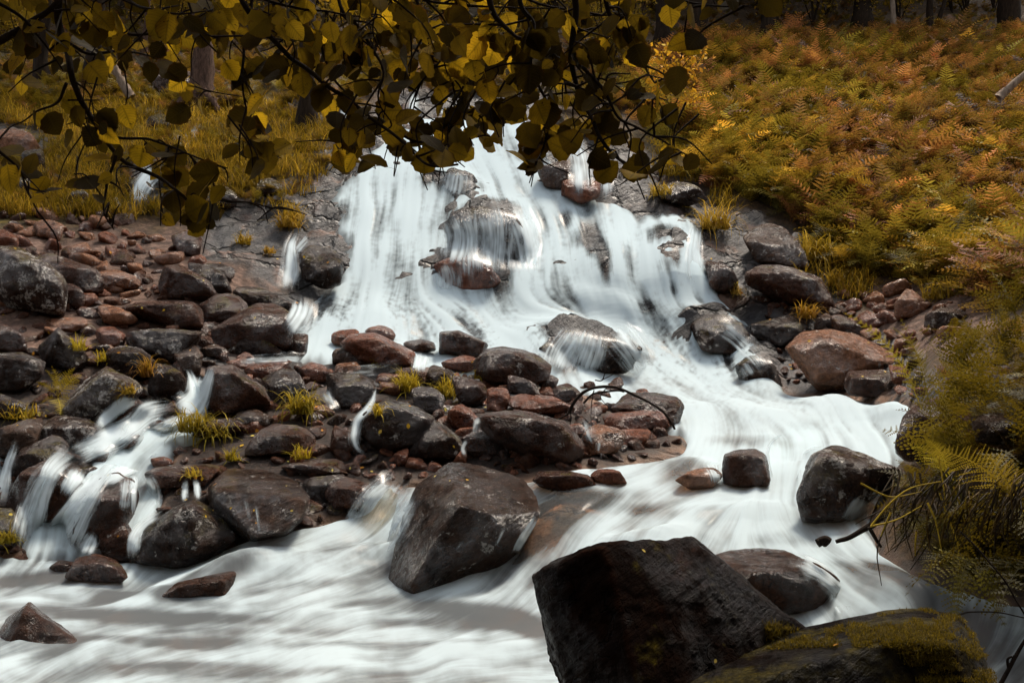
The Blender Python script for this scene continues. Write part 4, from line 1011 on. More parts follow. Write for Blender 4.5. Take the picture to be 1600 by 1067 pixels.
RIB = [
('D', "870,670,24 890,730,30 890,800,60 820,860,80", .8), ('D', "985,655,26 960,730,34 925,810,60 860,890,95", .85), ('D', "935,690,20 915,750,30 890,820,45", .6),
('D', "640,815,26 570,835,40 500,890,40 445,950,34", .9), ('D', "800,845,60 690,870,70 610,935,60 500,1000,80 330,1065,70", .8), ('D', "930,890,60 780,955,60 690,1015,80 620,1070,100", .85),

('X', "330,10,70 240,90,60 200,180,50 160,300,60 125,470,50", .8), ('X', "370,90,60 330,150,50 290,220,40", .7), ('X', "560,15,70 470,110,50 395,205,55 310,310,60 240,420,70 205,495,80", .9),
('X', "640,10,100 560,90,50 440,160,50", .8), ('X', "470,150,40 390,290,50 330,420,50 300,490,60", .6), ('X', "600,90,40 606,170,22 607,250,18 610,325,14", .6), ('X', "650,110,50 690,170,45 695,230,48 690,290,40", .5),
('X', "850,132,16 842,175,20 836,250,22", .55), ('X', "886,132,16 895,175,18 900,245,20", .5), ('X', "750,285,22 655,345,36 605,420,34 598,525,26", .6), ('X', "75,-40,26 30,90,30 5,200,50 -10,260,60", .75),
('X', "1105,190,14 1125,290,12 1138,390,10", .22), ('X', "1158,230,8 1172,320,8 1178,410,8", .28), ('X', "1240,200,10 1250,280,10 1262,350,10", .18),
('X', "430,380,40 400,440,50 380,490,50", .6),
('Y', "300,165,110 200,240,120 140,340,130 90,430,130", .6), ('Y', "340,200,40 270,320,50 235,430,60", .55),
('Y', "905,290,22 860,365,26 815,440,24 790,500,20", .5), ('Y', "760,350,10 725,420,14 700,470,16", .4), ('Y', "640,370,30 560,410,40 500,480,30", .18),
('E', "385,592,44 375,640,44 372,690,40", .6), ('E', "180,725,14 150,830,22 85,910,26 75,1020,34 140,1085,36", .6), ('E', "650,890,20 640,925,22 630,975,22", .55), ('E', "600,990,14 575,1040,16 590,1080,16", .5),
('E', "1140,880,50 1150,960,40 1180,1030,40", .35), ('E', "1200,1000,20 1195,1060,20", .4),
('D', "1040,622,18 1150,630,24 1330,618,30 1470,628,50", .35), ('D', "1500,750,30 1530,820,30 1560,870,30", .45),
('E', "-20,690,20 90,680,26 200,670,30 300,640,30", .3),
('Z', "860,215,50 815,290,60 770,370,60", .6), ('Z', "930,190,50 860,260,40", .4), ('Z', "660,-10,40 470,0,70 490,120,80 500,190,70", .8), ('Z', "120,20,80 160,110,40 175,180,40", .6),
('Z', "500,500,80 640,560,70 740,650,60 800,760,60", .55), ('Z', "700,640,30 715,700,30 760,770,30", .4),
('D', "1375,20,30 1345,110,40 1345,210,56 1325,320,60", .65), ('D', "1440,50,40 1400,90,30 1360,140,30", .4), ('D', "1420,330,60 1400,420,70 1330,520,60", .6),
('A', "440,575,18 455,610,22 470,645,20", .5), ('A', "920,565,22 885,630,32 830,670,60 790,680,40", .6), ('A', "760,760,70 690,820,60 650,880,55 640,960,40", .65), ('A', "740,770,60 810,800,50 840,840,30", .5),
('A', "1600,480,22 1590,540,26 1585,610,22", .6), ('A', "520,900,20 560,980,24", .4),
('B', "1110,580,40 1100,660,50 1115,760,60 1125,850,66 1130,930,60", .5), ('B', "1160,700,40 1220,790,30 1240,860,36 1240,935,44", .55), ('B', "350,420,24 340,500,40 360,560,50", .6),
('P', "1090,340,10 1085,390,14 1085,450,20", .6), ('P', "700,330,36 715,370,36 705,420,34", .55), ('P', "765,312,44 775,360,40 770,440,36", .5), ('P', "805,325,26 822,370,26 830,430,24", .6), ('P', "735,315,30 738,360,30 742,450,30", .45),
('P', "925,508,34 915,545,40 900,585,40", .5), ('P', "955,510,34 985,545,34 1010,585,30", .55), ('P', "690,405,22 700,430,24 700,465,26", .45), ('P', "715,262,24 712,285,30 705,310,30", .45), ('P', "1110,495,24 1150,525,20 1185,560,18 1205,600,14", .4), ('P', "1160,565,14 1175,590,14", .4), ('P', "905,512,30 880,550,34 865,585,30", .5),
]
RIB += [('D', "640,930,50 560,990,60 440,1040,70 330,1090,80", .55), ('D', "700,860,30 600,930,40 560,1000,40", .5), ('Y', "330,150,120 230,260,140 150,380,150 80,440,130", .5),
 ('X', "250,70,50 170,160,50 120,280,50 90,400,50 80,480,50", .55), ('X', "420,190,40 330,300,44 260,410,44 225,490,50", .8), ('X', "590,120,50 575,200,40 560,300,34", .5), ('X', "700,300,16 640,370,24 618,440,24 606,520,24", .4)]
for key, s, dn in RIB: ribbon(key, s, dn)

# ---- stones wedged in the gaps where bare ground would show between the boulders
def fill(poly, n, smin, smax, label, group, mats, seed):
    global _dg
    r_ = np.random.default_rng(seed); pl = P2(poly); lo, hi = pl.min(0), pl.max(0); done = []; tries = 0
    while len(done) < n and tries < n * 40:
        tries += 1
        x, y = r_.uniform(lo, hi)
        if not inside(pl, np.array([x]), np.array([y]))[0]: continue
        h, nor, ob = hit(x, y)
        if ob is None or ob.name.split(".")[0] not in ("hillside_ground", "rock_face"): continue
        s = r_.uniform(smin, smax)
        if any((x - a) ** 2 + (1.5 * (y - b)) ** 2 < (0.62 * (s + c)) ** 2 for a, b, c in done): continue
        done.append((x, y, s)); sw = s / FPX * h[1]
        o = bpy.data.objects.new("loose_stone", stone_meshes[mats[r_.integers(len(mats))]]); COL.objects.link(o)
        o.location = tuple(h + np.array([0, sw * .35, sw * .05])); o.scale = (sw, sw * r_.uniform(.7, 1.1), sw * r_.uniform(.55, .95))
        o.rotation_euler = (r_.uniform(-.5, .5), r_.uniform(-.5, .5), r_.uniform(0, 6.28))
        tag(o, label, "stone", group)
fill("340,560 620,600 1000,610 1050,680 900,720 740,750 560,750 440,730 330,650", 80, 11, 24, "red-brown stone wedged between the big boulders of the dam", "wedged stones of the dam", [0, 1, 4, 6, 9, 10, 2, 11], 31)
fill("0,470 330,480 340,600 250,700 0,720", 50, 9, 22, "brown stone wedged between the left bank boulders", "wedged stones of the left bank", [0, 2, 4, 6, 9, 2], 32)
fill("0,340 180,340 330,420 330,500 0,480", 62, 11, 30, "pinkish stone lying between the slabs of the left scree", "wedged stones of the left scree", [1, 3, 8, 0, 4, 11, 9], 33)
fill("0,720 250,700 600,740 560,800 440,840 250,880 0,880", 75, 9, 26, "dark wet stone wedged at the foot of the dam", "wedged stones at the foot of the dam", [2, 6, 10, 0, 9], 34)
fill("760,700 880,640 1060,660 1062,695 1000,715 880,735 790,745", 45, 9, 22, "dark red-brown stone at the waterline below the dead branch", "waterline stones of the dam", [0, 1, 4, 6, 9, 10, 2], 36)
fill("1190,470 1330,470 1440,560 1440,620 1230,600", 30, 8, 18, "brown stone wedged around the pale cracked slab", "wedged stones by the pale slab", [0, 1, 2, 9, 7], 35)
# ------------------------------------------------------------------ plants
def hazel_material():
    T = NT("hazel_leaf"); tint = T.attr("tint", "Color")
    uv = T.n("SeparateXYZ", Vector=T.n("Attribute", attribute_name="luv").outputs["Vector"])
    u = T.math('ABSOLUTE', T.math('SUBTRACT', uv.outputs[0], 0.5))
    ph = T.math('FRACT', T.math('SUBTRACT', T.math('MULTIPLY', uv.outputs[1], 9.0), T.math('MULTIPLY', u, 5.0)))
    vein = T.math('MAXIMUM', T.ramp(ph, [(0.0, 1.0), (0.14, 0.0), (0.90, 0.0), (1.0, 1.0)]), T.ramp(u, [(0.0, 1.0), (0.05, 0.0)]))
    vein = T.math('MULTIPLY', vein, uv.outputs[2])
    pos = T.n("NewGeometry").outputs["Position"]
    c = T.mix(0.7, tint, T.ramp(T.noise(pos, 22, 4), [(0.3, 0.2), (0.5, 0.5), (0.7, 0.8)]), 'OVERLAY')
    edge = T.math('MULTIPLY', T.ramp(u, [(0.34, 0.0), (0.5, 1.0)]), T.ramp(T.noise(pos, 12, 3), [(0.45, 0.0), (0.6, 0.9)]))
    c = T.mix(edge, c, (0.05, 0.022, 0.006))
    spots = T.ramp(T.noise(pos, 130, 2), [(0.66, 0.0), (0.72, 0.8)])
    c = T.mix(spots, c, (0.03, 0.016, 0.006))
    tc = T.mix(T.math('MULTIPLY', vein, 0.65), T.mix(1.0, T.mix(0.0, c, c), (2.6, 2.3, 1.3), 'MULTIPLY'), (0.03, 0.02, 0.003))
    d = T.n("BsdfPrincipled", Base_Color=T.mix(T.math('MULTIPLY', vein, 0.4), c, (0.12, 0.085, 0.02)), Roughness=0.7, Normal=T.bump(vein, 0.35, 0.002))
    d.inputs["Specular IOR Level"].default_value = 0.10
    return T.done(T.n("MixShader", Fac=0.40, i1=d.outputs[0], i2=T.n("BsdfTranslucent", Color=tc).outputs[0]).outputs[0])
M_bracken = leaf_material("bracken_frond", 0.30)
M_fern = leaf_material("fern_frond", 0.22)
M_grass = leaf_material("grass_blade", 0.35)
M_hazel = hazel_material()
M_crown = leaf_material("forest_leaf", 0.35)
M_bark = wood_material("bark_dark", (0.007, 0.005, 0.003), (0.030, 0.019, 0.012), 1.0, 0.02)
M_pine = wood_material("bark_pine", (0.020, 0.012, 0.009), (0.12, 0.072, 0.052), 1.2, 0.03)
M_pale = wood_material("bark_pale", (0.10, 0.07, 0.05), (0.27, 0.21, 0.16), 1.0, 0.01)
M_twig = wood_material("twig_dark", (0.008, 0.006, 0.005), (0.030, 0.020, 0.014), 3.0, 0.003)

def frond(L, az, elev, droop, npair, r_, comb=0, width=0.36, roll=0.0, sparse=1.0):
    """one fern frond: midrib strip and pairs of tapering pinnae; comb > 0 cuts every pinna into that many teeth a side. Returns V, F"""
    n = 12
    s = np.linspace(0, 1, n)
    el = elev - droop * s ** 1.3
    dr = np.cos(el) * L / (n - 1); dz = np.sin(el) * L / (n - 1)
    r = np.concatenate([[0], np.cumsum(dr[:-1])]); z = np.concatenate([[0], np.cumsum(dz[:-1])])
    bend = r_.uniform(-.25, .25)
    a = az + bend * s
    P = np.stack([r * np.cos(a), r * np.sin(a), z], 1)
    Tn = np.gradient(P, axis=0); Tn /= np.linalg.norm(Tn, axis=1)[:, None]
    side = np.stack([-np.sin(a), np.cos(a), 0 * a], 1)
    side = side * math.cos(roll) + np.cross(Tn, side) * math.sin(roll)
    up = np.cross(side, Tn) * 1.0
    Vs, Fs, k = [], [], 0
    w = 0.006 * L * (1.1 - s)[:, None] + 0.0006
    rib = np.stack([P - side * w, P + side * w], 1).reshape(-1, 3)
    i = np.arange(n - 1) * 2
    Vs.append(rib); Fs.append(np.stack([i, i + 1, i + 3, i + 2], 1)); k += len(rib)
    t0 = 0.16
    for q in range(npair):
        t = t0 + (1 - t0) * (q + .5) / npair
        tt = (t - t0) / (1 - t0)
        lp = L * width * (1 - tt) ** 0.8 * min(1, .55 + 2.2 * tt) * r_.uniform(.85, 1.08)
        if r_.random() > sparse: continue
        x = t * (n - 1); j = min(int(x), n - 2); f = x - j
        p = P[j] * (1 - f) + P[j + 1] * f; T = Tn[j]; S = side[j]; U = up[j]
        wp = L * (1 - t0) / npair * (0.44 if comb else 0.40) * (1.0 - 0.35 * tt)
        for sg in (-1, 1):
            d = S * sg * 0.86 + T * r_.uniform(.35, .6) - U * r_.uniform(-.05, .25); d /= np.linalg.norm(d)
            e = T - d * (T @ d); e /= np.linalg.norm(e)
            dr2 = -np.array([0, 0, 1]) * r_.uniform(0.05, 0.22) * lp
            if not comb:
                V = np.array([p - e * wp * .6, p + e * wp * .6, p + d * lp * .5 + e * wp * .75 + dr2 * .3, p + d * lp + dr2, p + d * lp * .5 - e * wp * .75 + dr2 * .3])
                Vs.append(V); Fs.append(np.array([[0, 1, 2, 4], [4, 2, 3, 3]])[:, :] + k); k += 5
            else:
                m = comb
                for c in range(m):
                    u0 = c / m; u1 = (c + 0.86) / m; h = wp * (1.0 - 0.75 * u0) * 1.15
                    a0 = p + d * lp * u0 + dr2 * u0 ** 2; a1 = p + d * lp * u1 + dr2 * u1 ** 2
                    m0 = p + d * lp * (u0 + .42 / m) + dr2 * u0 ** 2
                    V = np.array([a0, m0 + e * h + d * .01 * L, a1, m0 - e * h + d * .01 * L])
                    Vs.append(V); Fs.append(np.array([[0, 1, 2, 3]]) + k); k += 4
    return np.concatenate(Vs), np.concatenate(Fs)

def fixquads(F):
    return F
def plant(seed, nf, L, elev=(0.75, 1.5), droop=(0.7, 2.0), npair=13, comb=0, tint=((.3, .2, .03),), azr=(0, 6.28), sparse=1.0, width=.36):
    r_ = np.random.default_rng(seed); S = Soup()
    for f in range(nf):
        V, F = frond(L * r_.uniform(.6, 1.1), r_.uniform(*azr), r_.uniform(*elev), r_.uniform(*droop), npair, r_, comb, width, r_.uniform(-.5, .5), sparse)
        V = V + np.array([r_.uniform(-.06, .06) * L, r_.uniform(-.06, .06) * L, 0])
        c = np.array(tint[r_.integers(len(tint))]) * math.exp(r_.normal(0, .35))
        S.add(V, F, c)
    return S

GOLD, RUST, OLIV, BRWN, YELG = (.46, .26, .036), (.25, .095, .038), (.075, .064, .012), (.055, .028, .018), (.24, .19, .03)
PAL = [(GOLD, RUST, BRWN), (RUST, BRWN, RUST), (OLIV, YELG, OLIV), (BRWN, RUST, BRWN), (YELG, OLIV, OLIV), (GOLD, YELG, OLIV)]
KIND = ["golden and rusty", "rust-red withered", "olive green", "dark brown withered", "yellow-green", "golden yellow"]

# big bracken fronds one can count near the foot of the right-hand slope
near_src = []
for k in range(12):
    S = plant(900 + k, 9, 0.95, npair=16, comb=7, tint=PAL[k % 6])
    V = np.concatenate(S.V); near_src.append(npmesh("bracken_fern", V, np.concatenate(S.F), {"tint": np.concatenate(S.A)}, smooth=False))
    near_src[-1].materials.append(M_bracken)
far_src = []
for k in range(12):
    S = plant(700 + k, 8, 1.0, npair=13, comb=0, tint=PAL[k % 6])
    far_src.append((np.concatenate(S.V), np.concatenate(S.F), np.concatenate(S.A)))

SLOPE = P2("985,190 1010,120 1100,92 1330,86 1700,72 1760,470 1560,480 1500,460 1440,450 1350,440 1310,400 1260,360 1180,320 1110,300 1060,250")
def pick_kind(w, r_):
    v = fbm(np.array([[w[0] * .35, w[1] * .35, 2.0]]), 2)[0] + 0.55 * fbm(np.array([[w[0] * 1.3, w[1] * 1.3, 8.0]]), 2)[0] + r_.normal() * .16
    far = (w[1] - 15) / 16
    v -= 0.30 * max(0, far - .35)
    for th, k in ((-.34, 3), (-.14, 1), (.02, 0), (.12, 2), (.22, 4)):
        if v < th: return k
    return 5
def hummock(w):
    w = w.copy(); w[2] += 0.55 * fbm(np.array([[w[0] * .8, w[1] * .8, 4.]]), 2)[0] - .05; return w
r_ = np.random.default_rng(21)
spots = []
while len(spots) < 230:
    x, y = r_.uniform(990, 1700), r_.uniform(205, 480)
    if inside(SLOPE, np.array([x]), np.array([y]))[0] and r_.random() < (y - 150) / 250 and all((x - a) ** 2 + (1.6 * (y - b)) ** 2 > 400 for a, b in spots):
        spots.append((x, y))
for x, y in spots:
    w = hummock(G(x, y)); k = pick_kind(w, r_)
    o = bpy.data.objects.new("bracken_fern", near_src[k + 6 * int(r_.integers(2))]); COL.objects.link(o)
    s = r_.uniform(.75, 1.35); o.location = tuple(w - np.array([0, 0, .05])); o.scale = (s, s, s * r_.uniform(.8, 1.25)); o.rotation_euler = (r_.uniform(-.45, .45), r_.uniform(-.45, .45), r_.uniform(0, 6.28))
    tag(o, KIND[k] + " bracken fern on the lower right-hand slope", "fern", KIND[k] + " bracken on the lower slope")
# the rest of the slope, a closed mass
S = Soup(); cnt = 0
while cnt < 3600:
    x, y = r_.uniform(960, 1760), r_.uniform(-10, 470)
    if y > 150 and r_.random() < .45 or not inside(SLOPE, np.array([x]), np.array([y + 14]))[0]: continue
    w = hummock(G(x, y)); k = pick_kind(w, r_)
    V, F, A = far_src[k + 6 * int(r_.integers(2))]
    s = r_.uniform(.6, 1.25) * (1.0 if y > 120 else 1.15); a = r_.uniform(0, 6.28); c, sn = math.cos(a), math.sin(a)
    Vr = np.stack([V[:, 0] * c - V[:, 1] * sn, V[:, 0] * sn + V[:, 1] * c, V[:, 2] * r_.uniform(.7, 1.1)], 1) * s + w
    S.add(Vr, F, A * math.exp(r_.normal(0, .45))); cnt += 1
tag(S.build("bracken_undergrowth", M_bracken, smooth=False), kind="stuff")

# dead leaves, heather and low brush under the trees
S = Soup()
for k in range(2600):
    x, y = r_.uniform(-120, 1000), r_.uniform(-40, 175)
    if k > 1600: x, y = r_.uniform(960, 1760), r_.uniform(-60, 60)
    if inside(WATER, np.array([x]), np.array([y]))[0] or (560 < x < 860 and y > 150): continue
    w = G(x, y); V, F, A = far_src[[1, 3, 0, 3, 2, 4][int(r_.integers(6))] + 6 * int(r_.integers(2))]
    s = r_.uniform(.35, .8) * (.6 if k > 1600 else 1); a = r_.uniform(0, 6.28); c, sn = math.cos(a), math.sin(a)
    S.add(np.stack([V[:, 0] * c - V[:, 1] * sn, V[:, 0] * sn + V[:, 1] * c, V[:, 2] * r_.uniform(.6, 1.0)], 1) * s + w, F, A * r_.uniform(.25, .8))
for k in range(420):
    x, y = r_.uniform(-60, 520), r_.uniform(150, 335)
    if not inside(P2("-60,150 300,150 520,175 560,225 505,280 440,325 340,325 250,340 -60,330"), np.array([x]), np.array([y]))[0] or fbm(np.array([[x / 40, y / 25, 3.]]), 3)[0] > .05: continue
    w = G(x, y); V, F, A = far_src[[3, 2, 3, 1, 4, 0][int(r_.integers(6))] + 6 * int(r_.integers(2))]
    s = r_.uniform(.22, .5); a = r_.uniform(0, 6.28); c, sn = math.cos(a), math.sin(a)
    S.add(np.stack([V[:, 0] * c - V[:, 1] * sn, V[:, 0] * sn + V[:, 1] * c, V[:, 2] * r_.uniform(.6, 1.0)], 1) * s + w, F, A * r_.uniform(.3, .9))
tag(S.build("forest_undergrowth", M_bracken, smooth=False), kind="stuff")

# the right bank in front is overgrown too
S = Soup(); cnt = 0
BK = P2("1440,860 1425,760 1450,690 1480,600 1500,500 1800,440 1860,960 1560,935")
while cnt < 330:
    x, y = r_.uniform(1420, 1860), r_.uniform(450, 950)
    if not inside(BK, np.array([x]), np.array([y]))[0]: continue
    w = G(x, y); V, F, A = far_src[[2, 4, 2, 3, 2, 1][int(r_.integers(6))] + 6 * int(r_.integers(2))]
    s = r_.uniform(.18, .42); a = r_.uniform(0, 6.28); c, sn = math.cos(a), math.sin(a)
    S.add(np.stack([V[:, 0] * c - V[:, 1] * sn, V[:, 0] * sn + V[:, 1] * c, V[:, 2] * r_.uniform(.6, 1.0)], 1) * s + w, F, A * r_.uniform(.2, .5)); cnt += 1
tag(S.build("bank_undergrowth", M_bracken, smooth=False), kind="stuff")

# ---- grass
def blades(n, L, r_, spread, lean=0.5, droop=1.2, tints=((.30, .2, .02),), az=None, w=0.006):
    """n curved blades from a patch of ground; vectorised"""
    m = 5; s = np.linspace(0, 1, m)
    a = r_.uniform(0, 6.28, n) if az is None else r_.normal(az[0], az[1], n)
    l = L * r_.uniform(.55, 1.1, n); el = np.pi / 2 - np.abs(r_.normal(0, lean, n)); dp = droop * r_.uniform(.5, 1.4, n)
    e = el[:, None] - dp[:, None] * s[None] ** 1.4
    dr = np.cos(e) * l[:, None] / (m - 1); dz = np.sin(e) * l[:, None] / (m - 1)
    rr = np.concatenate([np.zeros((n, 1)), np.cumsum(dr[:, :-1], 1)], 1); zz = np.concatenate([np.zeros((n, 1)), np.cumsum(dz[:, :-1], 1)], 1)
    th = r_.uniform(0, 6.28, n); q = spread * np.sqrt(r_.random(n))
    base = np.stack([q * np.cos(th), q * np.sin(th), 0 * q], 1)
    P = base[:, None] + np.stack([rr * np.cos(a)[:, None], rr * np.sin(a)[:, None], zz], -1)
    sd = np.stack([-np.sin(a), np.cos(a), 0 * a], 1)[:, None] * (w * (1 - 0.85 * s))[None, :, None]
    V = np.stack([P - sd, P + sd], 2).reshape(-1, 3)
    i = (np.arange(n) * m * 2)[:, None] + np.arange(m - 1)[None] * 2
    F = np.stack([i, i + 1, i + 3, i + 2], -1).reshape(-1, 4)
    t = np.array(tints)[r_.integers(len(tints), size=n)] * r_.uniform(.6, 1.3, (n, 1))
    return V, F, np.repeat(t, m * 2, 0)
GT = ((.34, .21, .018), (.15, .10, .010), (.24, .13, .016), (.06, .045, .006), (.50, .31, .03))
S = Soup(); k = 0
GRASSY = [P2("-60,150 300,150 520,175 560,225 505,290 440,345 340,330 250,345 -60,335"), P2("985,225 1060,250 1150,330 1100,345 1040,300"), P2("1230,385 1330,395 1345,470 1270,475"), P2("880,205 930,200 930,225 890,225")]
while k < 1150:
    pl = GRASSY[0 if r_.random() < .86 else int(r_.integers(1, 4))]
    lo, hi = pl.min(0), pl.max(0); x, y = r_.uniform(lo, hi)
    if not inside(pl, np.array([x]), np.array([y]))[0]: continue
    zr_, zg_, zs_, zb_ = zones(np.array([[x]]), np.array([[y]]))
    if zr_[0, 0] > .6 and r_.random() < .93: continue
    v = fbm(np.array([[x / 40, y / 25, 3.]]), 3)[0]
    if v < -.22 and r_.random() < .7: continue
    w = G(x, y); V, F, A = blades(46, r_.uniform(.18, .42), r_, .24, .6, 1.5, GT, w=.008)
    S.add(V + w, F, A * np.clip(0.8 + 2.2 * v, .25, 1.7)); k += 1
tag(S.build("hill_grass", M_grass, smooth=False), kind="stuff")

bpy.context.view_layer.update(); _dg = bpy.context.evaluated_depsgraph_get()
_veg = {"bank_undergrowth", "bracken_undergrowth", "forest_undergrowth", "hill_grass"}
def solid(px, py):
    o = Vector((0, 0, CAMZ)); d = Vector(((px - 800) / FPX, 1.0, (HOR - py) / FPX)).normalized(); org = o.copy()
    for _ in range(60):
        ok, loc, nor, fi, ob, mt = scene.ray_cast(_dg, org, d)
        if not ok: return G(px, py), np.array([0, 0, 1.0]), None
        nm = ob.name.split(".")[0]
        if nm in _veg or nm in _water_objs or nm in ("bracken_fern", "cascade_water"): org = loc + d * 0.01; continue
        return np.array(loc[:]), np.array(nor[:]), ob
    return G(px, py), np.array([0, 0, 1.0]), None

TUFTS = [  # pixel, blade length in pixels, spread px, blades, lean, droop, tints, label
 ('D', 690, 712, 46, 10, 70, .5, 2.2, ((.30, .14, .02), (.2, .09, .02)), "withered brown grass tuft hanging beside the side cascade"),
 ('D', 900, 965, 62, 22, 130, .8, 2.4, ((.20, .16, .015), (.33, .24, .02), (.1, .08, .01)), "wide tuft of olive grass hanging over the brown slab of the dam"),
 ('D', 1010, 985, 50, 22, 110, .8, 2.4, ((.20, .16, .015), (.30, .22, .02), (.1, .08, .01)), "ragged grass tuft trailing right of the wide olive one"),
 ('D', 1400, 880, 62, 18, 150, .7, 2.4, ((.24, .19, .015), (.36, .26, .02), (.12, .1, .01)), "tall yellow-green grass tuft drooping over the reddish brown boulder"),
 ('E', 310, 775, 46, 18, 120, .6, 2.0, ((.38, .28, .02), (.26, .2, .015)), "bright yellow grass tuft on the tan block of the dam"),
 ('E', 520, 800, 50, 18, 120, .7, 2.2, ((.38, .27, .02), (.24, .19, .015)), "yellow grass tuft between the dark wet rock and the brown slab"),
 ('E', 650, 720, 26, 8, 40, .6, 1.6, ((.38, .27, .02),), "tiny yellow grass tuft below the largest rounded boulder"),
 ('E', 180, 668, 22, 12, 50, .6, 1.4, ((.34, .26, .02),), "little mossy tuft under the big reddish brown boulder"),
 ('E', 180, 890, 40, 6, 30, .5, 2.4, ((.42, .3, .02),), "yellow weed hanging on the great lichen-dotted boulder"),
 ('F', 170, 30, 62, 22, 170, .7, 2.3, ((.44, .28, .035), (.32, .2, .025)), "golden grass tuft hanging at the right lip of the waterfall"),
 ('F', 640, 170, 66, 26, 190, .8, 2.2, ((.44, .29, .035), (.30, .2, .02), (.2, .14, .015)), "large golden grass tuft above the dark ledge"),
 ('F', 720, 290, 46, 18, 110, .8, 2.0, ((.36, .22, .03), (.24, .15, .02)), "golden grass tuft at the right end of the dark ledge"),
 ('F', 590, 440, 42, 14, 100, .6, 2.3, ((.40, .22, .03), (.30, .15, .02)), "straw-coloured tuft on the dark split rock"),
 ('F', 265, 330, 24, 7, 60, .6, 2.2, ((.46, .30, .06),), "small straw tuft in the wet rock right of the fall"),
 ('F', 920, 200, 60, 24, 150, .7, 1.9, ((.16, .13, .014), (.24, .18, .02)), "olive grass tuft on the slope right of the dark ledge"),
 ('F', 1200, 350, 44, 24, 120, .8, 1.8, ((.26, .18, .02), (.34, .22, .03)), "pale dry tuft over the red scree"),
 ('B', 1540, 820, 52, 22, 130, .7, 2.2, ((.38, .26, .03), (.3, .2, .02)), "golden tuft over the dark flat rock right of the fall's top"),
 ('B', 1490, 910, 34, 16, 80, .7, 2.0, ((.36, .24, .03),), "short golden tuft below the dark flat rock"),
 ('A', 1360, 1020, 40, 16, 110, .8, 2.2, ((.38, .24, .03), (.28, .18, .02)), "golden tuft on the grey cliff left of the fall"),
 ('D', 1130, 100, 26, 12, 70, .7, 2.0, ((.30, .19, .02),), "small tuft in the middle of the grey cliff"),
 ('D', 1250, 140, 20, 10, 50, .7, 2.0, ((.34, .19, .03),), "small orange tuft low on the grey cliff"),
 ('D', 1340, 20, 40, 18, 110, .8, 2.2, ((.40, .24, .04), (.3, .18, .02)), "golden tuft at the head of the fall's thin left arm"),
 ('D', 100, 900, 40, 24, 120, .9, 1.8, ((.34, .22, .02), (.2, .16, .015)), "yellowing grass tuft between the two grey boulders at the left edge"),
 ('D', 370, 590, 34, 10, 40, .6, 1.4, ((.40, .32, .03),), "yellow sprig on the pointed dark grey boulder"),
 ('X', 880, 130, 22, 12, 40, .7, 1.6, ((.36, .26, .03),), "yellow moss tuft on the dark slab over the twin spout"),
 ('X', 1060, 60, 28, 10, 60, .6, 1.2, ((.36, .28, .02), (.2, .17, .015)), "little grass tuft behind the shining wet boulder"),
 ('X', 1370, 50, 26, 14, 70, .6, 1.4, ((.36, .27, .02),), "little grass tuft at the end of the flat brown slab"),
 ('X', 40, 430, 36, 14, 70, .7, 2.2, ((.2, .15, .012), (.12, .1, .01)), "dull grass tuft under the mossy boulder at the left edge"),
 ('D', 480, 640, 24, 10, 40, .7, 1.6, ((.34, .26, .02),), "moss tuft on the peak of the lichen-spotted boulder"),
 ('D', 600, 790, 28, 10, 60, .7, 2.0, ((.28, .18, .02),), "small dry tuft beside the lichen-spotted boulder"),
]
for n_, (key, a, b, Lp, sp, nb, ln, dr, tn, lab) in enumerate(TUFTS):
    p = pix(key, f"{a},{b}")[0]; h, nor, _ = solid(*p); sc = h[1] / FPX
    V, F, A = blades(nb, Lp * sc, np.random.default_rng(n_), sp * sc, ln, dr, tn, az=(-1.57, 1.3), w=.0035 + .0005 * h[1])
    S = Soup(); S.add(V, F, A); o = S.build("grass_tuft", M_grass, smooth=False); o.location = tuple(h + np.array([0, -.02, .01]))
    tag(o, lab, "grass tuft", "grass tufts on the rocks")

# ---- small ferns on the left and the ferns of the right bank, traced frond by frond
def traced_fern(name, label, fronds, tints, Y, comb=9, npair=17, width=.34, group="ferns beside the stream"):
    """fronds: list of (root px,py, tip px,py, depth change, roll)"""
    r_ = np.random.default_rng(int(sum(f[0] for f in fronds)) % 9999); S = Soup()
    root = None
    for (x0, y0, x1, y1, dY, roll) in fronds:
        a = W(x0, y0, Y); b = W(x1, y1, Y + dY)
        if root is None: root = a
        d = b - a; L = np.linalg.norm(d)
        V, F = frond(L * 1.06, 0, 0.45, 0.9, npair, r_, comb, width, roll, 0.97)
        # turn the frond's own chord (x axis, slightly arched) onto the traced chord
        e1 = d / L; upv = np.array([0, 0.25, 1.0]); e2 = np.cross(upv, e1); e2 /= np.linalg.norm(e2) + 1e-9; e3 = np.cross(e1, e2)
        V = a + V[:, :1] * e1 + V[:, 1:2] * e2 + V[:, 2:] * e3
        S.add(V, F, np.array(tints[int(r_.integers(len(tints)))]) * r_.uniform(.75, 1.25))
    o = S.build(name, M_fern, smooth=False, loc=root); o.location = tuple(root)
    return tag(o, label, "fern", group)
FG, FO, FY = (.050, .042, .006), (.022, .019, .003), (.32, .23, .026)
h = float(solid(88, 615)[0][1]) - .15
traced_fern("fern", "small gold-green fern among the dark left bank boulders", [(88, 618, 56, 600, -.1, .6), (88, 618, 66, 578, 0, .4), (88, 618, 86, 572, 0, -.2), (90, 618, 112, 575, 0, -.4), (90, 620, 132, 592, -.1, -.6), (90, 622, 118, 640, -.2, -.8), (88, 622, 62, 636, -.2, .8), (90, 622, 92, 655, -.3, .1)], [(.36, .27, .02), (.26, .21, .02)], h, comb=6, npair=13)
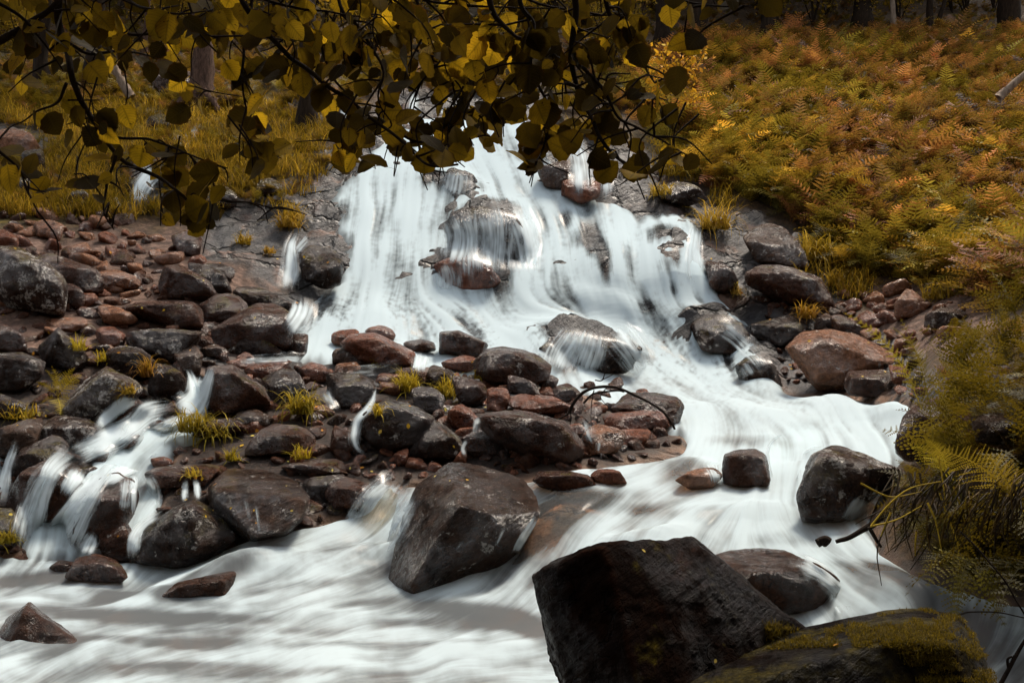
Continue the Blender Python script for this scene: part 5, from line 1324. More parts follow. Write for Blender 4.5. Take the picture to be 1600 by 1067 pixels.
# right bank: bushy ferns from back to front
r_ = np.random.default_rng(77)
BANK = [  # centre px, py, Y, size px, count, label, tints
 (1560, 560, 7.4, 95, 9, "dark olive fern at the back of the right bank, cut by the photo's edge", (FG, FO)),
 (1490, 590, 6.9, 80, 8, "wispy olive fern rising in front of the red scree", (FG, (.095, .075, .009))),
 (1590, 500, 8.0, 80, 8, "golden green fern at the right edge above the bank", ((.19, .14, .014), FG)),
 (1530, 640, 6.2, 95, 9, "thick green fern over the grey half-buried rock", (FG, FO, (.095, .075, .009))),
 (1470, 660, 6.4, 70, 7, "thin green fern leaning over the rounded stream boulder", (FG, (.10, .08, .009))),
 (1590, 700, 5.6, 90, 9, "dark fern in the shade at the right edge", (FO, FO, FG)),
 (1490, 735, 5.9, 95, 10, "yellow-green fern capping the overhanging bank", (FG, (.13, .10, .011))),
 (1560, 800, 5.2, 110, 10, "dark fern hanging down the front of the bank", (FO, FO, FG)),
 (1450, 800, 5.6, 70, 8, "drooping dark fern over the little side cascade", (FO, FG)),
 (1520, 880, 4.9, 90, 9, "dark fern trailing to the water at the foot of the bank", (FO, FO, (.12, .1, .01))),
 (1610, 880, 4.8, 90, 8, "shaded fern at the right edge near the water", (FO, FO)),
]
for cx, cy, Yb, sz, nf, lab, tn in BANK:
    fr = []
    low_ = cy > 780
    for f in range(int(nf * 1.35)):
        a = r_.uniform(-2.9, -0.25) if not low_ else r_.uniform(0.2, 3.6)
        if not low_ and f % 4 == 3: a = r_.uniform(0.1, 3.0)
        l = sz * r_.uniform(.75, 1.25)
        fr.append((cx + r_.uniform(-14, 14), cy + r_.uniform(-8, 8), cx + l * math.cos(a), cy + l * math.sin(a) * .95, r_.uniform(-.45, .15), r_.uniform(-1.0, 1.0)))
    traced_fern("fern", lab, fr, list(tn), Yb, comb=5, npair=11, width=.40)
traced_fern("fern", "bright golden fern frond arching over the right bank", [(1592, 792, 1474, 722, -.25, .5), (1600, 800, 1500, 728, -.2, .3)], [FY, (.36, .27, .03)], 4.9, comb=11, npair=24, width=.30)
traced_fern("fern", "pale yellow frond at the tip of the bank below the rounded stream boulder", [(1480, 745, 1438, 706, -.2, .3), (1490, 750, 1440, 728, -.2, -.2), (1480, 735, 1462, 690, -.1, .2)], [(.38, .30, .03), (.26, .22, .02)], 5.4, comb=9, npair=16)
traced_fern("fern", "tall thin fern stem with a feathery head before the pale cracked slab", [(1458, 690, 1424, 500, .0, .9), (1446, 590, 1412, 512, -.1, -.5), (1450, 600, 1470, 515, 0, .6)], [(.21, .165, .03), (.17, .13, .02)], 5.7, comb=7, npair=22, width=.22)
traced_fern("fern", "thin arching fern stem reaching left over the reddish brown boulder", [(1440, 640, 1305, 508, .3, .5)], [(.30, .23, .02)], 6.4, comb=5, npair=18, width=.14)
# pale dead stalks
S = Soup()
for pts in ("1468,770 1478,800 1496,850 1500,892", "1449,785 1462,815 1472,865", "1432,830 1430,850 1430,868", "1466,712 1472,745 1478,790", "1345,755 1378,772 1400,776 1440,768", "1362,820 1392,785 1424,762 1470,752", "1392,800 1384,818 1376,838", "1505,770 1512,800 1520,845", "1360,822 1400,812 1440,790", "1490,760 1500,790 1508,818"):
    q = P2(pts); P_ = smooth_line(W(q[:, 0], q[:, 1], 5.05 + 0.25 * r_.random() + 0.0006 * (900 - q[:, 1])), 6)
    V, F = tube(P_, np.linspace(.0055, .003, len(P_)), 5); S.add(V, F, np.array((.48, .34, .035)) * r_.uniform(.6, 1.1))
tag(S.build("fern_stalk", M_fern), "bundle of dead yellow fern stalks hanging down the right bank", "fern stalks")
# matted dead fronds and roots under the overhang
S = Soup()
for k in range(120):
    x = r_.uniform(1385, 1640); y = r_.uniform(735, 800) - 0.1 * (x - 1400)
    L = r_.uniform(20, 120); Yk = 5.65 - 0.0035 * (x - 1400) + r_.uniform(-.15, .15)
    q = np.array([[x, y], [x - r_.uniform(-10, 30), y + L * .5], [x - r_.uniform(0, 50), y + L]])
    P_ = smooth_line(W(q[:, 0], q[:, 1], np.array([Yk, Yk - .12, Yk - .1])), 4)
    V, F = tube(P_, np.linspace(.006, .002, len(P_)), 4); S.add(V, F, np.array([(.03, .02, .010), (.05, .034, .012), (.018, .012, .007), (.09, .055, .014)][int(r_.integers(4))]))
tag(S.build("root_mat", M_fern), "dark mat of roots and dead fronds hanging from the right bank", "roots")

# ---- sticks
def stick(name, label, lines, mat, cat="branch"):
    S = Soup()
    for key, pts, Y, r0, r1 in lines:
        q = pix(key, pts); P_ = smooth_line(W(q[:, 0], q[:, 1], Y), 6); V, F = tube(P_, np.linspace(r0, r1, len(P_)), 6, .4); S.add(V, F)
    return tag(S.build(name, mat), label, cat)
Yd = float(D(950, 660)) - .35
stick("dead_branch", "dark dead branch arching over the right end of the dam", [('E', "1060,880 1100,808 1160,764 1240,752 1330,775 1440,830 1515,885 1562,965", Yd, .018, .012), ('E', "1130,830 1180,786 1280,772 1320,778", Yd, .012, .008), ('E', "1185,722 1218,722 1240,670 1302,608", Yd + .6, .008, .004),
      ('E', "1180,768 1168,830 1166,900 1172,1010", Yd, .006, .003), ('E', "1240,756 1210,800 1250,850", Yd, .006, .003), ('E', "1215,722 1260,700 1270,690", Yd + .6, .005, .003), ('E', "1110,1010 1160,1050 1200,1070", Yd - .2, .008, .006), ('E', "1060,880 1020,900 990,905", Yd, .01, .006), ('E', "1075,850 1070,950 1100,1010", Yd, .006, .003)], M_twig)
stick("driftwood", "black water-worn stick reaching from the right bank into the rapid", [('Z', "635,425 660,415 680,430", 6.3, .03, .03), ('Z', "715,425 800,392 880,348 960,270", 6.1, .012, .028), ('Z', "870,350 900,420 920,450", 6.0, .014, .008)], M_twig, "stick")
stick("leaning_log", "thin pale dead trunk leaning in the dark wood at the left", [('A', "610,450 560,370 505,260", 22.5, .10, .07)], M_pale, "log")
stick("fallen_log", "pale fallen log in the bracken at the upper right edge", [('C', "1480,455 1540,400 1620,330", 21.5, .10, .06)], M_pale, "log")
stick("bare_twig", "bare dark twig rising at the lower right corner", [('Z', "1455,1090 1475,1050 1540,930 1575,870 1620,800", 3.0, .008, .004), ('Z', "1500,1000 1495,960 1515,945", 3.0, .005, .003), ('Z', "1535,940 1520,950 1500,1010", 3.0, .004, .002)], M_twig, "twig")
stick("thin_bramble", "long thin bare stem crossing the shaded right bank", [('Z', "1280,380 1390,490 1480,600 1540,700 1600,800", 4.3, .004, .004), ('Z', "1265,760 1330,742 1450,745 1570,770", 4.5, .004, .003)], M_twig, "stem")

# ---- fallen leaves on rocks and moss
lv = np.array([[0, -.5, 0], [.32, -.15, .06], [.28, .2, .05], [0, .55, 0], [-.28, .2, .05], [-.32, -.15, .06]])
leaf_me = []
for tn in ((.55, .34, .03), (.50, .22, .03), (.62, .48, .10)):
    m = npmesh("fallen_leaf", lv, np.array([[0, 1, 2, 3], [0, 3, 4, 5]]), {"tint": np.tile(tn, (6, 1))}, False); m.materials.append(M_grass); leaf_me.append(m)
for n_, (key, a, b, s) in enumerate([('E', 320, 935, 9), ('E', 185, 870, 10), ('E', 190, 960, 8), ('E', 530, 1030, 5), ('Y', 100, 95, 11), ('Y', 1375, 475, 8), ('Y', 580, 150, 8), ('X', 980, 170, 8), ('X', 50, 305, 8), ('X', 640, 320, 9), ('X', 890, 132, 9), ('X', 860, 130, 7), ('X', 920, 140, 7), ('Z', 720, 908, 12), ('Z', 160, 970, 8), ('D', 1410, 155, 6), ('D', 1520, 180, 5), ('D', 180, 880, 8), ('D', 210, 890, 7), ('D', 150, 600, 7), ('D', 660, 390, 5), ('D', 760, 400, 5), ('D', 1190, 960, 9), ('D', 1170, 985, 8), ('D', 1120, 1030, 9), ('F', 290, 320, 6), ('F', 270, 270, 5), ('D', 230, 500, 6), ('E', 620, 640, 6), ('E', 490, 860, 7)]):
    p = pix(key, f"{a},{b}")[0]; h, nor, _ = solid(*p); o = bpy.data.objects.new("fallen_leaf", leaf_me[n_ % 3]); COL.objects.link(o)
    o.location = tuple(h + nor * .012); sc = s * h[1] / FPX; o.scale = (sc, sc, sc)
    o.rotation_euler = (Vector(nor).to_track_quat('Z', 'Y') @ Matrix.Rotation(n_ * 1.3, 3, 'Z').to_quaternion()).to_euler()
    tag(o, "small yellow fallen leaf lying on a wet rock", "leaf", "fallen leaves on the rocks")

r_ = np.random.default_rng(63); k = 0
while k < 60:
    x, y = (r_.uniform(0, 1040), r_.uniform(380, 860)) if k < 42 else (r_.uniform(1100, 1420), r_.uniform(400, 640))
    h, nor, ob = solid(x, y)
    if ob is None or nor[2] < .45 or ob.name.split(".")[0] not in ("boulder", "loose_stone", "stone", "rock_face", "hillside_ground"): continue
    if inside(WATER, np.array([x]), np.array([y]))[0]: continue
    o = bpy.data.objects.new("fallen_leaf", leaf_me[k % 3]); COL.objects.link(o); o.location = tuple(h + nor * .012); sc = r_.uniform(3.5, 6.5) * h[1] / FPX; o.scale = (sc, sc, sc)
    o.rotation_euler = (Vector(nor).to_track_quat('Z', 'Y') @ Matrix.Rotation(k * 1.7, 3, 'Z').to_quaternion()).to_euler()
    tag(o, "small yellow fallen leaf lying on a wet rock", "leaf", "fallen leaves on the rocks"); k += 1

# ---- moss cushions of the flat foreground boulder
def fuzz(poly, n, L, tints, nm, parent, seed):
    r_ = np.random.default_rng(seed); pl = P2(poly); lo, hi = pl.min(0), pl.max(0); S = Soup(); k = 0; tries = 0
    while k < n and tries < n * 6:
        tries += 1
        x, y = r_.uniform(lo, hi)
        if not inside(pl, np.array([x]), np.array([y]))[0]: continue
        if fbm(np.array([[x / 45., y / 28., 1.]]), 3)[0] < -.08: continue
        h, nor, ob = solid(x, y)
        if ob is None or ob.name != parent.name: continue
        V, F, A = blades(9, L * r_.uniform(.6, 1.3), r_, .018, .9, 1.0, tints, w=.0018); S.add(V + h, F, A * r_.uniform(.5, 1.3)); k += 1
    V0 = np.array(parent.location[:])
    o = S.build(nm, M_grass, parent, False, V0); o.location = (0, 0, 0)
    return o
hero_moss = [o for o in COL.objects if o.get("label", "").startswith("flat dark boulder with a mossy")][0]
hero_slab = [o for o in COL.objects if o.get("label", "").startswith("huge dark slab-sided")][0]
MT = ((.11, .080, .006), (.07, .052, .005), (.17, .115, .009), (.03, .024, .003))
fuzz("1190,1015 1330,972 1440,945 1500,955 1535,1010 1552,1067 1440,1067 1400,1010 1300,1010", 2600, .015, MT, "moss", hero_moss, 5)
fuzz("1190,960 1230,985 1285,985 1270,1005 1200,1000", 120, .03, MT, "moss", hero_slab, 6)
# ------------------------------------------------------------------ the wood behind
def leafcloud(n, centres, rad, size, tints, r_, flat=.8):
    """n leaf-sized quads in clumps round the given centres"""
    c = np.asarray(centres)[r_.integers(len(centres), size=n)]
    d = r_.normal(size=(n, 3)); d /= np.linalg.norm(d, axis=1)[:, None]
    P = c + d * (np.asarray(rad) * r_.random((n, 1)) ** .45) * np.array([1, 1, flat])
    a = r_.normal(size=(n, 3)); a /= np.linalg.norm(a, axis=1)[:, None]
    b = np.cross(a, r_.normal(size=(n, 3))); b /= np.linalg.norm(b, axis=1)[:, None]
    s = size * r_.uniform(.6, 1.3, (n, 1))
    V = np.stack([P - a * s, P + b * s * .55, P + a * s, P - b * s * .55], 1).reshape(-1, 3)
    F = np.arange(n * 4).reshape(n, 4)
    t = np.repeat(np.array(tints)[r_.integers(len(tints), size=n)] * r_.uniform(.5, 1.4, (n, 1)), 4, 0)
    return V, F, t
CT = ((.07, .050, .008), (.11, .07, .010), (.04, .032, .007), (.16, .09, .012))
def tree_meshes(seed, H, r0, crown_lo, crown_r, nleaf, leaf, lean=0.0, fork=False, limbs=9, tints=CT):
    r_ = np.random.default_rng(seed); S = Soup(); cen = []
    n = 12; z = np.linspace(-.3, H, n)
    x = np.cumsum(r_.normal(0, .05, n)) + lean * z; y = np.cumsum(r_.normal(0, .05, n))
    P_ = np.stack([x, y, z], 1); R = r0 * np.maximum(.06, (1 - z / H * .95)) * (1 + .7 * np.exp(-(z + .3) / .35))
    V, F = tube(smooth_line(P_, 3), np.interp(np.linspace(0, 1, (n - 1) * 3 + 1), np.linspace(0, 1, n), R), 8, .25); S.add(V, F)
    for k in range(limbs):
        t = r_.uniform(crown_lo, .97); j = t * (n - 1); i = min(int(j), n - 2); p = P_[i] * (1 - j + i) + P_[i + 1] * (j - i)
        a = r_.uniform(0, 6.28); L = crown_r * r_.uniform(.6, 1.1) * (1.15 - .5 * t); u = r_.uniform(.1, .7)
        d = np.array([math.cos(a), math.sin(a), u]); q = np.array([p, p + d * L * .45 + np.array([0, 0, -.05 * L]), p + d * L + r_.normal(0, .12, 3)])
        rr = max(R[i] * .5, .015); V, F = tube(smooth_line(q, 4), np.linspace(rr, rr * .25, 9), 5, .2); S.add(V, F)
        cen += [q[1], q[2], q[2] + r_.normal(0, .5, 3), (q[1] + q[2]) / 2 + r_.normal(0, .4, 3)]
    V, F, A = leafcloud(nleaf, cen, crown_r * .30, leaf, tints, r_)
    return S, (V, F, A)
def add_tree(name, label, base, seed, H, r0, crown_lo, crown_r, nleaf, leaf, bark, group, extra=None, **kw):
    S, (V, F, A) = tree_meshes(seed, H, r0, crown_lo, crown_r, nleaf, leaf, **kw)
    e = bpy.data.objects.new(name, None); COL.objects.link(e); e.location = tuple(base); tag(e, label, "tree", group)
    if extra: extra(S)
    S.build("trunk", bark, e)
    C_ = Soup(); C_.add(V, F, A); C_.build("crown", M_crown, e, False)
    return e
def up(px, py): return G(px, py)
GRP = "trees of the wood behind the fall"
def limb(pts, r0, r1):
    def f(S):
        V, F = tube(smooth_line(np.array(pts, float), 5), np.linspace(r0, r1, (len(pts) - 1) * 5 + 1), 6, .3); S.add(V, F)
    return f
def roots(S):
    r_ = np.random.default_rng(5)
    for a, L in ((0.1, 1.5), (-.35, 1.3), (-.9, 1.0), (3.3, .9), (-2.2, .8), (.6, 1.2)):
        d = np.array([math.cos(a), math.sin(a), 0])
        q = np.array([[0, 0, .45], d * .35 + [0, 0, .2], d * .8 * L / 1.2 + [0, 0, .05], d * L + [0, 0, -.25]])
        V, F = tube(smooth_line(q, 5), np.linspace(.15, .05, 16), 6, .5); S.add(V, F)
add_tree("pine_tree", "stout pine with pinkish bark and spreading roots on the left bank", up(315, 168), 31, 9, .26, .55, 2.6, 2600, .10, M_pine, GRP, roots)
add_tree("birch_tree", "slender dark trunk growing in the grass left of the waterfall's top", up(472, 205), 32, 9, .17, .55, 2.4, 2200, .09, M_bark, GRP)
add_tree("birch_tree", "dark trunk among roots near the upper left, left of the pine", up(150, 150), 33, 10, .24, .5, 2.6, 2600, .10, M_bark, GRP)
add_tree("birch_tree", "thin dim trunk near the left edge of the wood", up(70, 130), 34, 10, .16, .5, 2.4, 2200, .10, M_bark, GRP)
add_tree("birch_tree", "thin trunk in the dim wood between the pine and the dark trunk", up(225, 105), 35, 10, .09, .5, 2.2, 1800, .10, M_pine, GRP)
add_tree("oak_tree", "straight dark trunk just right of the hanging leaves", up(1037, 72), 36, 10, .20, .5, 3.0, 2600, .13, M_bark, GRP)
add_tree("oak_tree", "dark forked trunk second from the hanging leaves", up(1088, 84), 37, 9, .20, .5, 3.0, 2600, .13, M_bark, GRP, limb([(0, 0, .5), (.35, 0, 1.4), (.5, .1, 2.6), (.8, .1, 4.5)], .15, .07))
add_tree("oak_tree", "dark tree with a long low limb stretching right above the slope", up(1196, 66), 38, 9, .27, .5, 3.4, 3200, .13, M_bark, GRP, limb([(0, 0, 1.0), (.5, 0, 1.7), (1.4, .1, 2.1), (2.6, .1, 1.7), (3.4, .2, 1.9)], .14, .05))
add_tree("oak_tree", "broad dark trunk in the middle of the slope's upper edge", up(1345, 44), 39, 9, .30, .45, 3.4, 3200, .13, M_bark, GRP)
add_tree("birch_tree", "thin pale trunk standing out in the dark wood at the upper right", up(1400, 46), 40, 9, .09, .6, 2.0, 1500, .11, M_pale, GRP)
add_tree("oak_tree", "pair of thin dark stems right of the pale trunk", up(1455, 50), 41, 9, .12, .5, 2.6, 2600, .13, M_bark, GRP, limb([(.1, 0, 0), (.5, 0, 1.2), (.75, .1, 3.0)], .09, .04))
add_tree("oak_tree", "big black trunk at the upper right corner", up(1580, 66), 42, 10, .40, .4, 3.6, 3600, .13, M_bark, GRP)
# the trees behind them
r_ = np.random.default_rng(55); far = []
while len(far) < 64:
    x, y = r_.uniform(-200, 1780), r_.uniform(-190, 24)
    if all((x - a) ** 2 / 2600 + (y - b) ** 2 / 260 > 1 for a, b in far): far.append((x, y))
proto = []
for k in range(6):
    S, (V, F, A) = tree_meshes(80 + k, 9 + k % 3, .20 + .03 * (k % 3), .16, 3.4, 3600, .17, limbs=16)
    V2 = np.concatenate(S.V); me1 = npmesh("trunk", V2, np.concatenate(S.F)); me1.materials.append(M_bark)
    me2 = npmesh("crown", V, F, {"tint": A}, False); me2.materials.append(M_crown); proto.append((me1, me2))
for n_, (x, y) in enumerate(far):
    e = bpy.data.objects.new("forest_tree", None); COL.objects.link(e); e.location = tuple(G(x, y)); e.rotation_euler = (0, 0, r_.uniform(0, 6.28)); s = r_.uniform(.8, 1.25); e.scale = (s, s, s)
    tag(e, "dim leafy tree deep in the dark wood along the top", "tree", "far trees of the wood")
    for nm, me in zip(("trunk", "crown"), proto[n_ % 6]):
        c = bpy.data.objects.new(nm, me); COL.objects.link(c); c.parent = e
# the wood goes on beside and behind the viewer and keeps the light to what comes from above
for n_, (x, y) in enumerate([(-13, 3), (-11, -3), (-7, -5.5), (-2.5, -6), (2, -5), (6, -5.5), (10, -2), (12, 3), (-15, 9), (15, 8), (-9, -10), (-4, -11), (1, -11), (6, -11), (11, -8), (-14, -7), (15, -4), (-18, 4), (18, 2), (-5, -16), (4, -16)]):
    e = bpy.data.objects.new("forest_tree", None); COL.objects.link(e); e.location = (x, y, -.3 + max(0, abs(x) - 3) * .12); e.rotation_euler = (0, 0, r_.uniform(0, 6.28)); s = r_.uniform(1.0, 1.25); e.scale = (s, s, s)
    tag(e, "leafy tree of the wood standing behind the viewer", "tree", "trees behind the viewer")
    for nm, me in zip(("trunk", "crown"), proto[n_ % 6]):
        c = bpy.data.objects.new(nm, me); COL.objects.link(c); c.parent = e
# brushy saplings at the wood's edge
BR = []
for k in range(4):
    r2 = np.random.default_rng(140 + k); S = Soup(); cen = []
    for j in range(7):
        a = r2.uniform(0, 6.28); H = r2.uniform(1.0, 2.2); q = np.array([[0, 0, 0], [.25 * math.cos(a), .25 * math.sin(a), H * .5], [.6 * math.cos(a), .6 * math.sin(a), H]])
        V, F = tube(smooth_line(q, 4), np.linspace(.03, .008, 9), 4); S.add(V, F); cen += [q[1], q[2], (q[1] + q[2]) / 2]
    st = npmesh("stem", np.concatenate(S.V), np.concatenate(S.F)); st.materials.append(M_bark)
    V, F, A = leafcloud(900, cen, .42, .055, ((.22, .14, .015), (.09, .065, .009), (.28, .16, .018), (.05, .04, .007)), r2)
    fo = npmesh("foliage", V, F, {"tint": A}, False); fo.materials.append(M_crown); BR.append((st, fo))
r_ = np.random.default_rng(56)
for n_ in range(60):
    x = r_.uniform(-80, 1700); y = r_.uniform(15, 85) if x > 1000 else r_.uniform(10, 120)
    if x > 1000: y = r_.uniform(-5, 45)
    e = bpy.data.objects.new("bush", None); COL.objects.link(e); e.location = tuple(G(x, y)); e.rotation_euler = (0, 0, r_.uniform(0, 6.28)); s = r_.uniform(.7, 1.4); e.scale = (s, s, s)
    tag(e, "dull golden bush at the foot of the dark wood", "bush", "bushes at the edge of the wood")
    for nm, me in zip(("stem", "foliage"), BR[n_ % 4]):
        c = bpy.data.objects.new(nm, me); COL.objects.link(c); c.parent = e
# the orange sapling right of the fall's top
b = G(1052, 222); e = bpy.data.objects.new("sapling", None); COL.objects.link(e); e.location = tuple(b); tag(e, "slender sapling with orange-yellow leaves right of the waterfall's top", "sapling")
r_ = np.random.default_rng(8); S = Soup(); sc = b[1] / FPX; cen = []
for (x0, y0, x1, y1, x2, y2) in ((0, 0, -4, 60, -2, 135), (-3, 40, 12, 80, 26, 110), (-4, 50, -20, 90, -26, 100), (-3, 80, 14, 115, 30, 135), (-3, 70, -14, 110, -12, 135), (0, 20, -18, 50, -34, 62), (-2, 30, 16, 50, 30, 60)):
    q = np.array([[x0, 0, y0], [x1, r_.uniform(-8, 8), y1], [x2, r_.uniform(-14, 14), y2]]) * sc
    V, F = tube(smooth_line(q, 5), np.linspace(.022, .007, 11), 5); S.add(V, F); cen += [q[1], q[2], (q[1] + q[2]) / 2, q[2] + r_.normal(0, .1, 3)]
S.build("stem", M_twig, e)
V, F, A = leafcloud(620, cen, .32, .06, ((.60, .30, .02), (.62, .36, .03), (.50, .22, .02)), r_)
C_ = Soup(); C_.add(V, F, A); C_.build("foliage", M_crown, e, False)

# ------------------------------------------------------------------ the hazel whose boughs hang into the picture
def hazel_leaf():
    m = 9; t = np.linspace(0, 1, m)
    w = 0.46 * np.sin(np.pi * np.clip(t, 0, 1) ** 0.80) ** 0.72 * (1.0 + .0 * t)
    w[0] = 0.05; w[-1] = 0.0
    zig = 1 + 0.07 * np.where(np.arange(m) % 2, 1, -1)
    zc = -0.10 * t ** 2
    mid = np.stack([0 * t, t, zc], 1)
    rt = np.stack([w * zig, t - .03 * (np.arange(m) % 2), zc + 0.16 * w], 1); lf = rt * np.array([-1, 1, 1])
    half = np.stack([w * .55, t, zc + .02 + .05 * w], 1); hl = half * np.array([-1, 1, 1])
    V = np.stack([lf, hl, mid, half, rt], 1).reshape(-1, 3)
    i = np.arange(m - 1)[:, None] * 5 + np.arange(4)[None]
    F = np.stack([i, i + 1, i + 6, i + 5], -1).reshape(-1, 4)
    stalk = np.array([[-.012, -.28, .04], [.012, -.28, .04], [.012, .02, 0], [-.012, .02, 0]])
    global HLU
    HLU = np.concatenate([np.stack([np.tile([0, .28, .5, .72, 1.0], m), np.repeat(t, 5), np.ones(5 * m)], 1), np.tile([.5, 0, 0.], (4, 1))])
    return np.concatenate([V, stalk]), np.concatenate([F, [[len(V), len(V) + 1, len(V) + 2, len(V) + 3]]])
HLV, HLF = hazel_leaf()
HT = ((.042, .029, .004), (.028, .020, .003), (.060, .041, .005), (.020, .014, .003), (.30, .20, .014), (.16, .11, .010))
hz = bpy.data.objects.new("hazel_tree", None); COL.objects.link(hz); hz.location = (-2.7, 1.3, -.2)
tag(hz, "hazel leaning over the stream, its dark leafy boughs hanging across the top of the view", "tree")
HB = np.array([-2.7, 1.3, -.2])
_lim = np.array([(-200, 300), (0, 290), (60, 305), (150, 305), (165, 250), (230, 250), (255, 350), (335, 365), (350, 290), (420, 290), (440, 205), (520, 205), (535, 270), (565, 275), (580, 225), (620, 232), (740, 240), (800, 232), (815, 262), (870, 250), (885, 218), (930, 225), (945, 268), (1010, 272), (1025, 255), (1090, 262), (1100, 60), (1300, 20)], float)
def put_leaf(S, p, s, r_, tip=None, bright=1.0):
    for k in range(6):
        t = np.array([r_.normal(0, .55 + .1 * k), r_.normal(0, .45), -1.0 + abs(r_.normal(0, .5 + .15 * k))]); t /= np.linalg.norm(t)
        x_, y_ = PX(p + HB + t * s * 1.2)
        if y_ < r_.normal(4, 9) - 16 * max(k, 0) * 0 + np.interp(x_, _lim[:, 0], _lim[:, 1]): break
    else: return
    tip = t
    put_leaf_at(S, p, s, r_, tip, bright)
def put_leaf_at(S, p, s, r_, tip=None, bright=1.0):
    """a leaf of length s hanging from p"""
    t = np.array([r_.normal(0, .55), r_.normal(0, .45), -1.0 + abs(r_.normal(0, .5))]) if tip is None else np.asarray(tip, float)
    t /= np.linalg.norm(t)
    n = np.array([r_.normal(0, .55), -1.0, r_.normal(.25, .5)]); n -= t * (n @ t); n /= np.linalg.norm(n) + 1e-9
    if r_.random() < .25: n = np.cross(t, n) * .8 + n * .5; n -= t * (n @ t); n /= np.linalg.norm(n)
    x = np.cross(t, n)
    wv = r_.uniform(.85, 1.2); q = HLV.copy(); q[:, 2] *= r_.uniform(-.5, 1.8); q[:, 0] *= wv
    q[:, 2] += r_.uniform(-.25, .15) * q[:, 0] * q[:, 1]
    V = p + (q[:, :1] * x + (q[:, 1:2] + .25) * t + q[:, 2:] * n) * s
    S.add(V, HLF, np.array(HT[int(r_.integers(6))]) * r_.uniform(.6, 1.35) * bright); S.U = getattr(S, 'U', []) + [HLU]
def leaves_done(Lf, b):
    if not Lf.n: return
    o = Lf.build("foliage", M_hazel, b)
    U = np.concatenate(Lf.U).astype(np.float32); a = o.data.attributes.new("luv", 'FLOAT_COLOR', 'POINT'); a.data.foreach_set("color", np.concatenate([U, np.ones((len(U), 1), np.float32)], 1).ravel())
# main limb along the top, out of sight, then the traced boughs
S = Soup(); P_ = smooth_line(np.array([[-2.7, 1.3, -.3], [-2.65, 1.35, 1.2], [-2.45, 1.5, 2.5], [-1.7, 1.75, 3.35], [-.6, 1.9, 3.75], [.5, 2.0, 3.85], [1.6, 2.1, 3.7]]) - HB, 6)
V, F = tube(P_, np.interp(np.linspace(0, 1, len(P_)), [0, .3, 1], [.17, .11, .03]), 9, .2); S.add(V, F); S.build("trunk", M_bark, hz)
BOUGHS = [  # polyline in photo px, distance, start radius px, leaves
 ("60,-160 85,-30 90,0 98,50 111,111 135,165 182,240 236,270 277,300 300,322", 1.75, 7, 24),
 ("130,160 175,215 235,217 300,245 355,262", 1.75, 3, 14), ("180,240 166,285 163,325 180,355", 1.75, 2.6, 9),
 ("-90,130 -20,80 40,40 90,5 140,-40", 1.6, 9, 14), ("105,130 90,160 55,175 15,200", 1.7, 3, 10), ("0,235 30,262 45,300 58,330", 1.6, 2.6, 9), ("300,245 330,280 345,310 400,320 480,335", 1.75, 2, 9),
 ("60,-60 120,10 175,30 205,55 290,45 340,60", 1.9, 4, 22), ("95,60 140,85 200,80 250,95 300,135 380,152", 2.0, 3, 20),
 ("350,-120 381,7 418,50 456,88 500,125 540,152 574,182 611,206 641,236 675,260 719,256", 1.85, 5, 34), ("611,206 650,222 690,215 720,205", 1.85, 2.4, 9), ("641,236 676,262 700,268", 1.85, 2, 0),
 ("400,-60 385,60 380,120 388,200 385,240", 2.0, 3, 20), ("510,-80 530,10 564,47 597,110 590,150 610,190", 1.9, 3.5, 26), ("440,-80 470,30 500,70 520,120 560,180 530,230 545,262", 2.1, 3, 26),
 ("730,-120 766,0 780,34 800,57 812,62", 1.7, 6, 16), ("805,-120 813,0 834,40 830,101 834,169", 1.75, 4.5, 26), ("640,-100 650,0 680,60 700,110 720,170 745,215", 1.95, 3.2, 34), ("590,-60 620,30 650,80 700,105 770,80 830,70", 2.05, 3, 26),
 ("870,-140 896,0 894,67 901,118 915,169 935,209 965,243 1000,262", 1.7, 6, 30), ("920,-100 945,0 972,50 1002,95 1020,130", 1.7, 4.5, 14), ("901,105 918,118 945,145 972,186 1009,206 1046,226 1075,240", 1.7, 3.4, 20), ("950,165 975,150 1000,140", 1.7, 2, 7),
 ("830,100 870,120 905,140 960,165", 1.75, 2.4, 16), ("700,-60 720,30 690,90 660,130 640,180", 1.9, 2.6, 26), ("834,100 800,140 780,170 750,180", 1.8, 2.4, 18), ("834,130 860,180 850,225 840,255", 1.75, 2.6, 18),
 ("-60,-20 20,20 60,60 95,110", 1.5, 4, 10), ("250,-80 300,0 330,40 420,60 470,60", 1.9, 3, 22), ("960,-90 1000,-20 1060,0 1120,12 1165,12", 1.4, 3, 10), ("1000,-80 1080,-30 1150,-8 1220,-14", 1.3, 3, 8),
 ("170,-60 200,0 260,20 330,15", 1.65, 3.4, 20), ("300,-60 420,0 520,20 600,30", 1.75, 3, 22), ("560,-60 640,-5 740,10 860,15", 1.7, 3.2, 26), ("700,-60 800,-10 900,20 1000,25", 1.8, 3, 22),
]
r_ = np.random.default_rng(99)
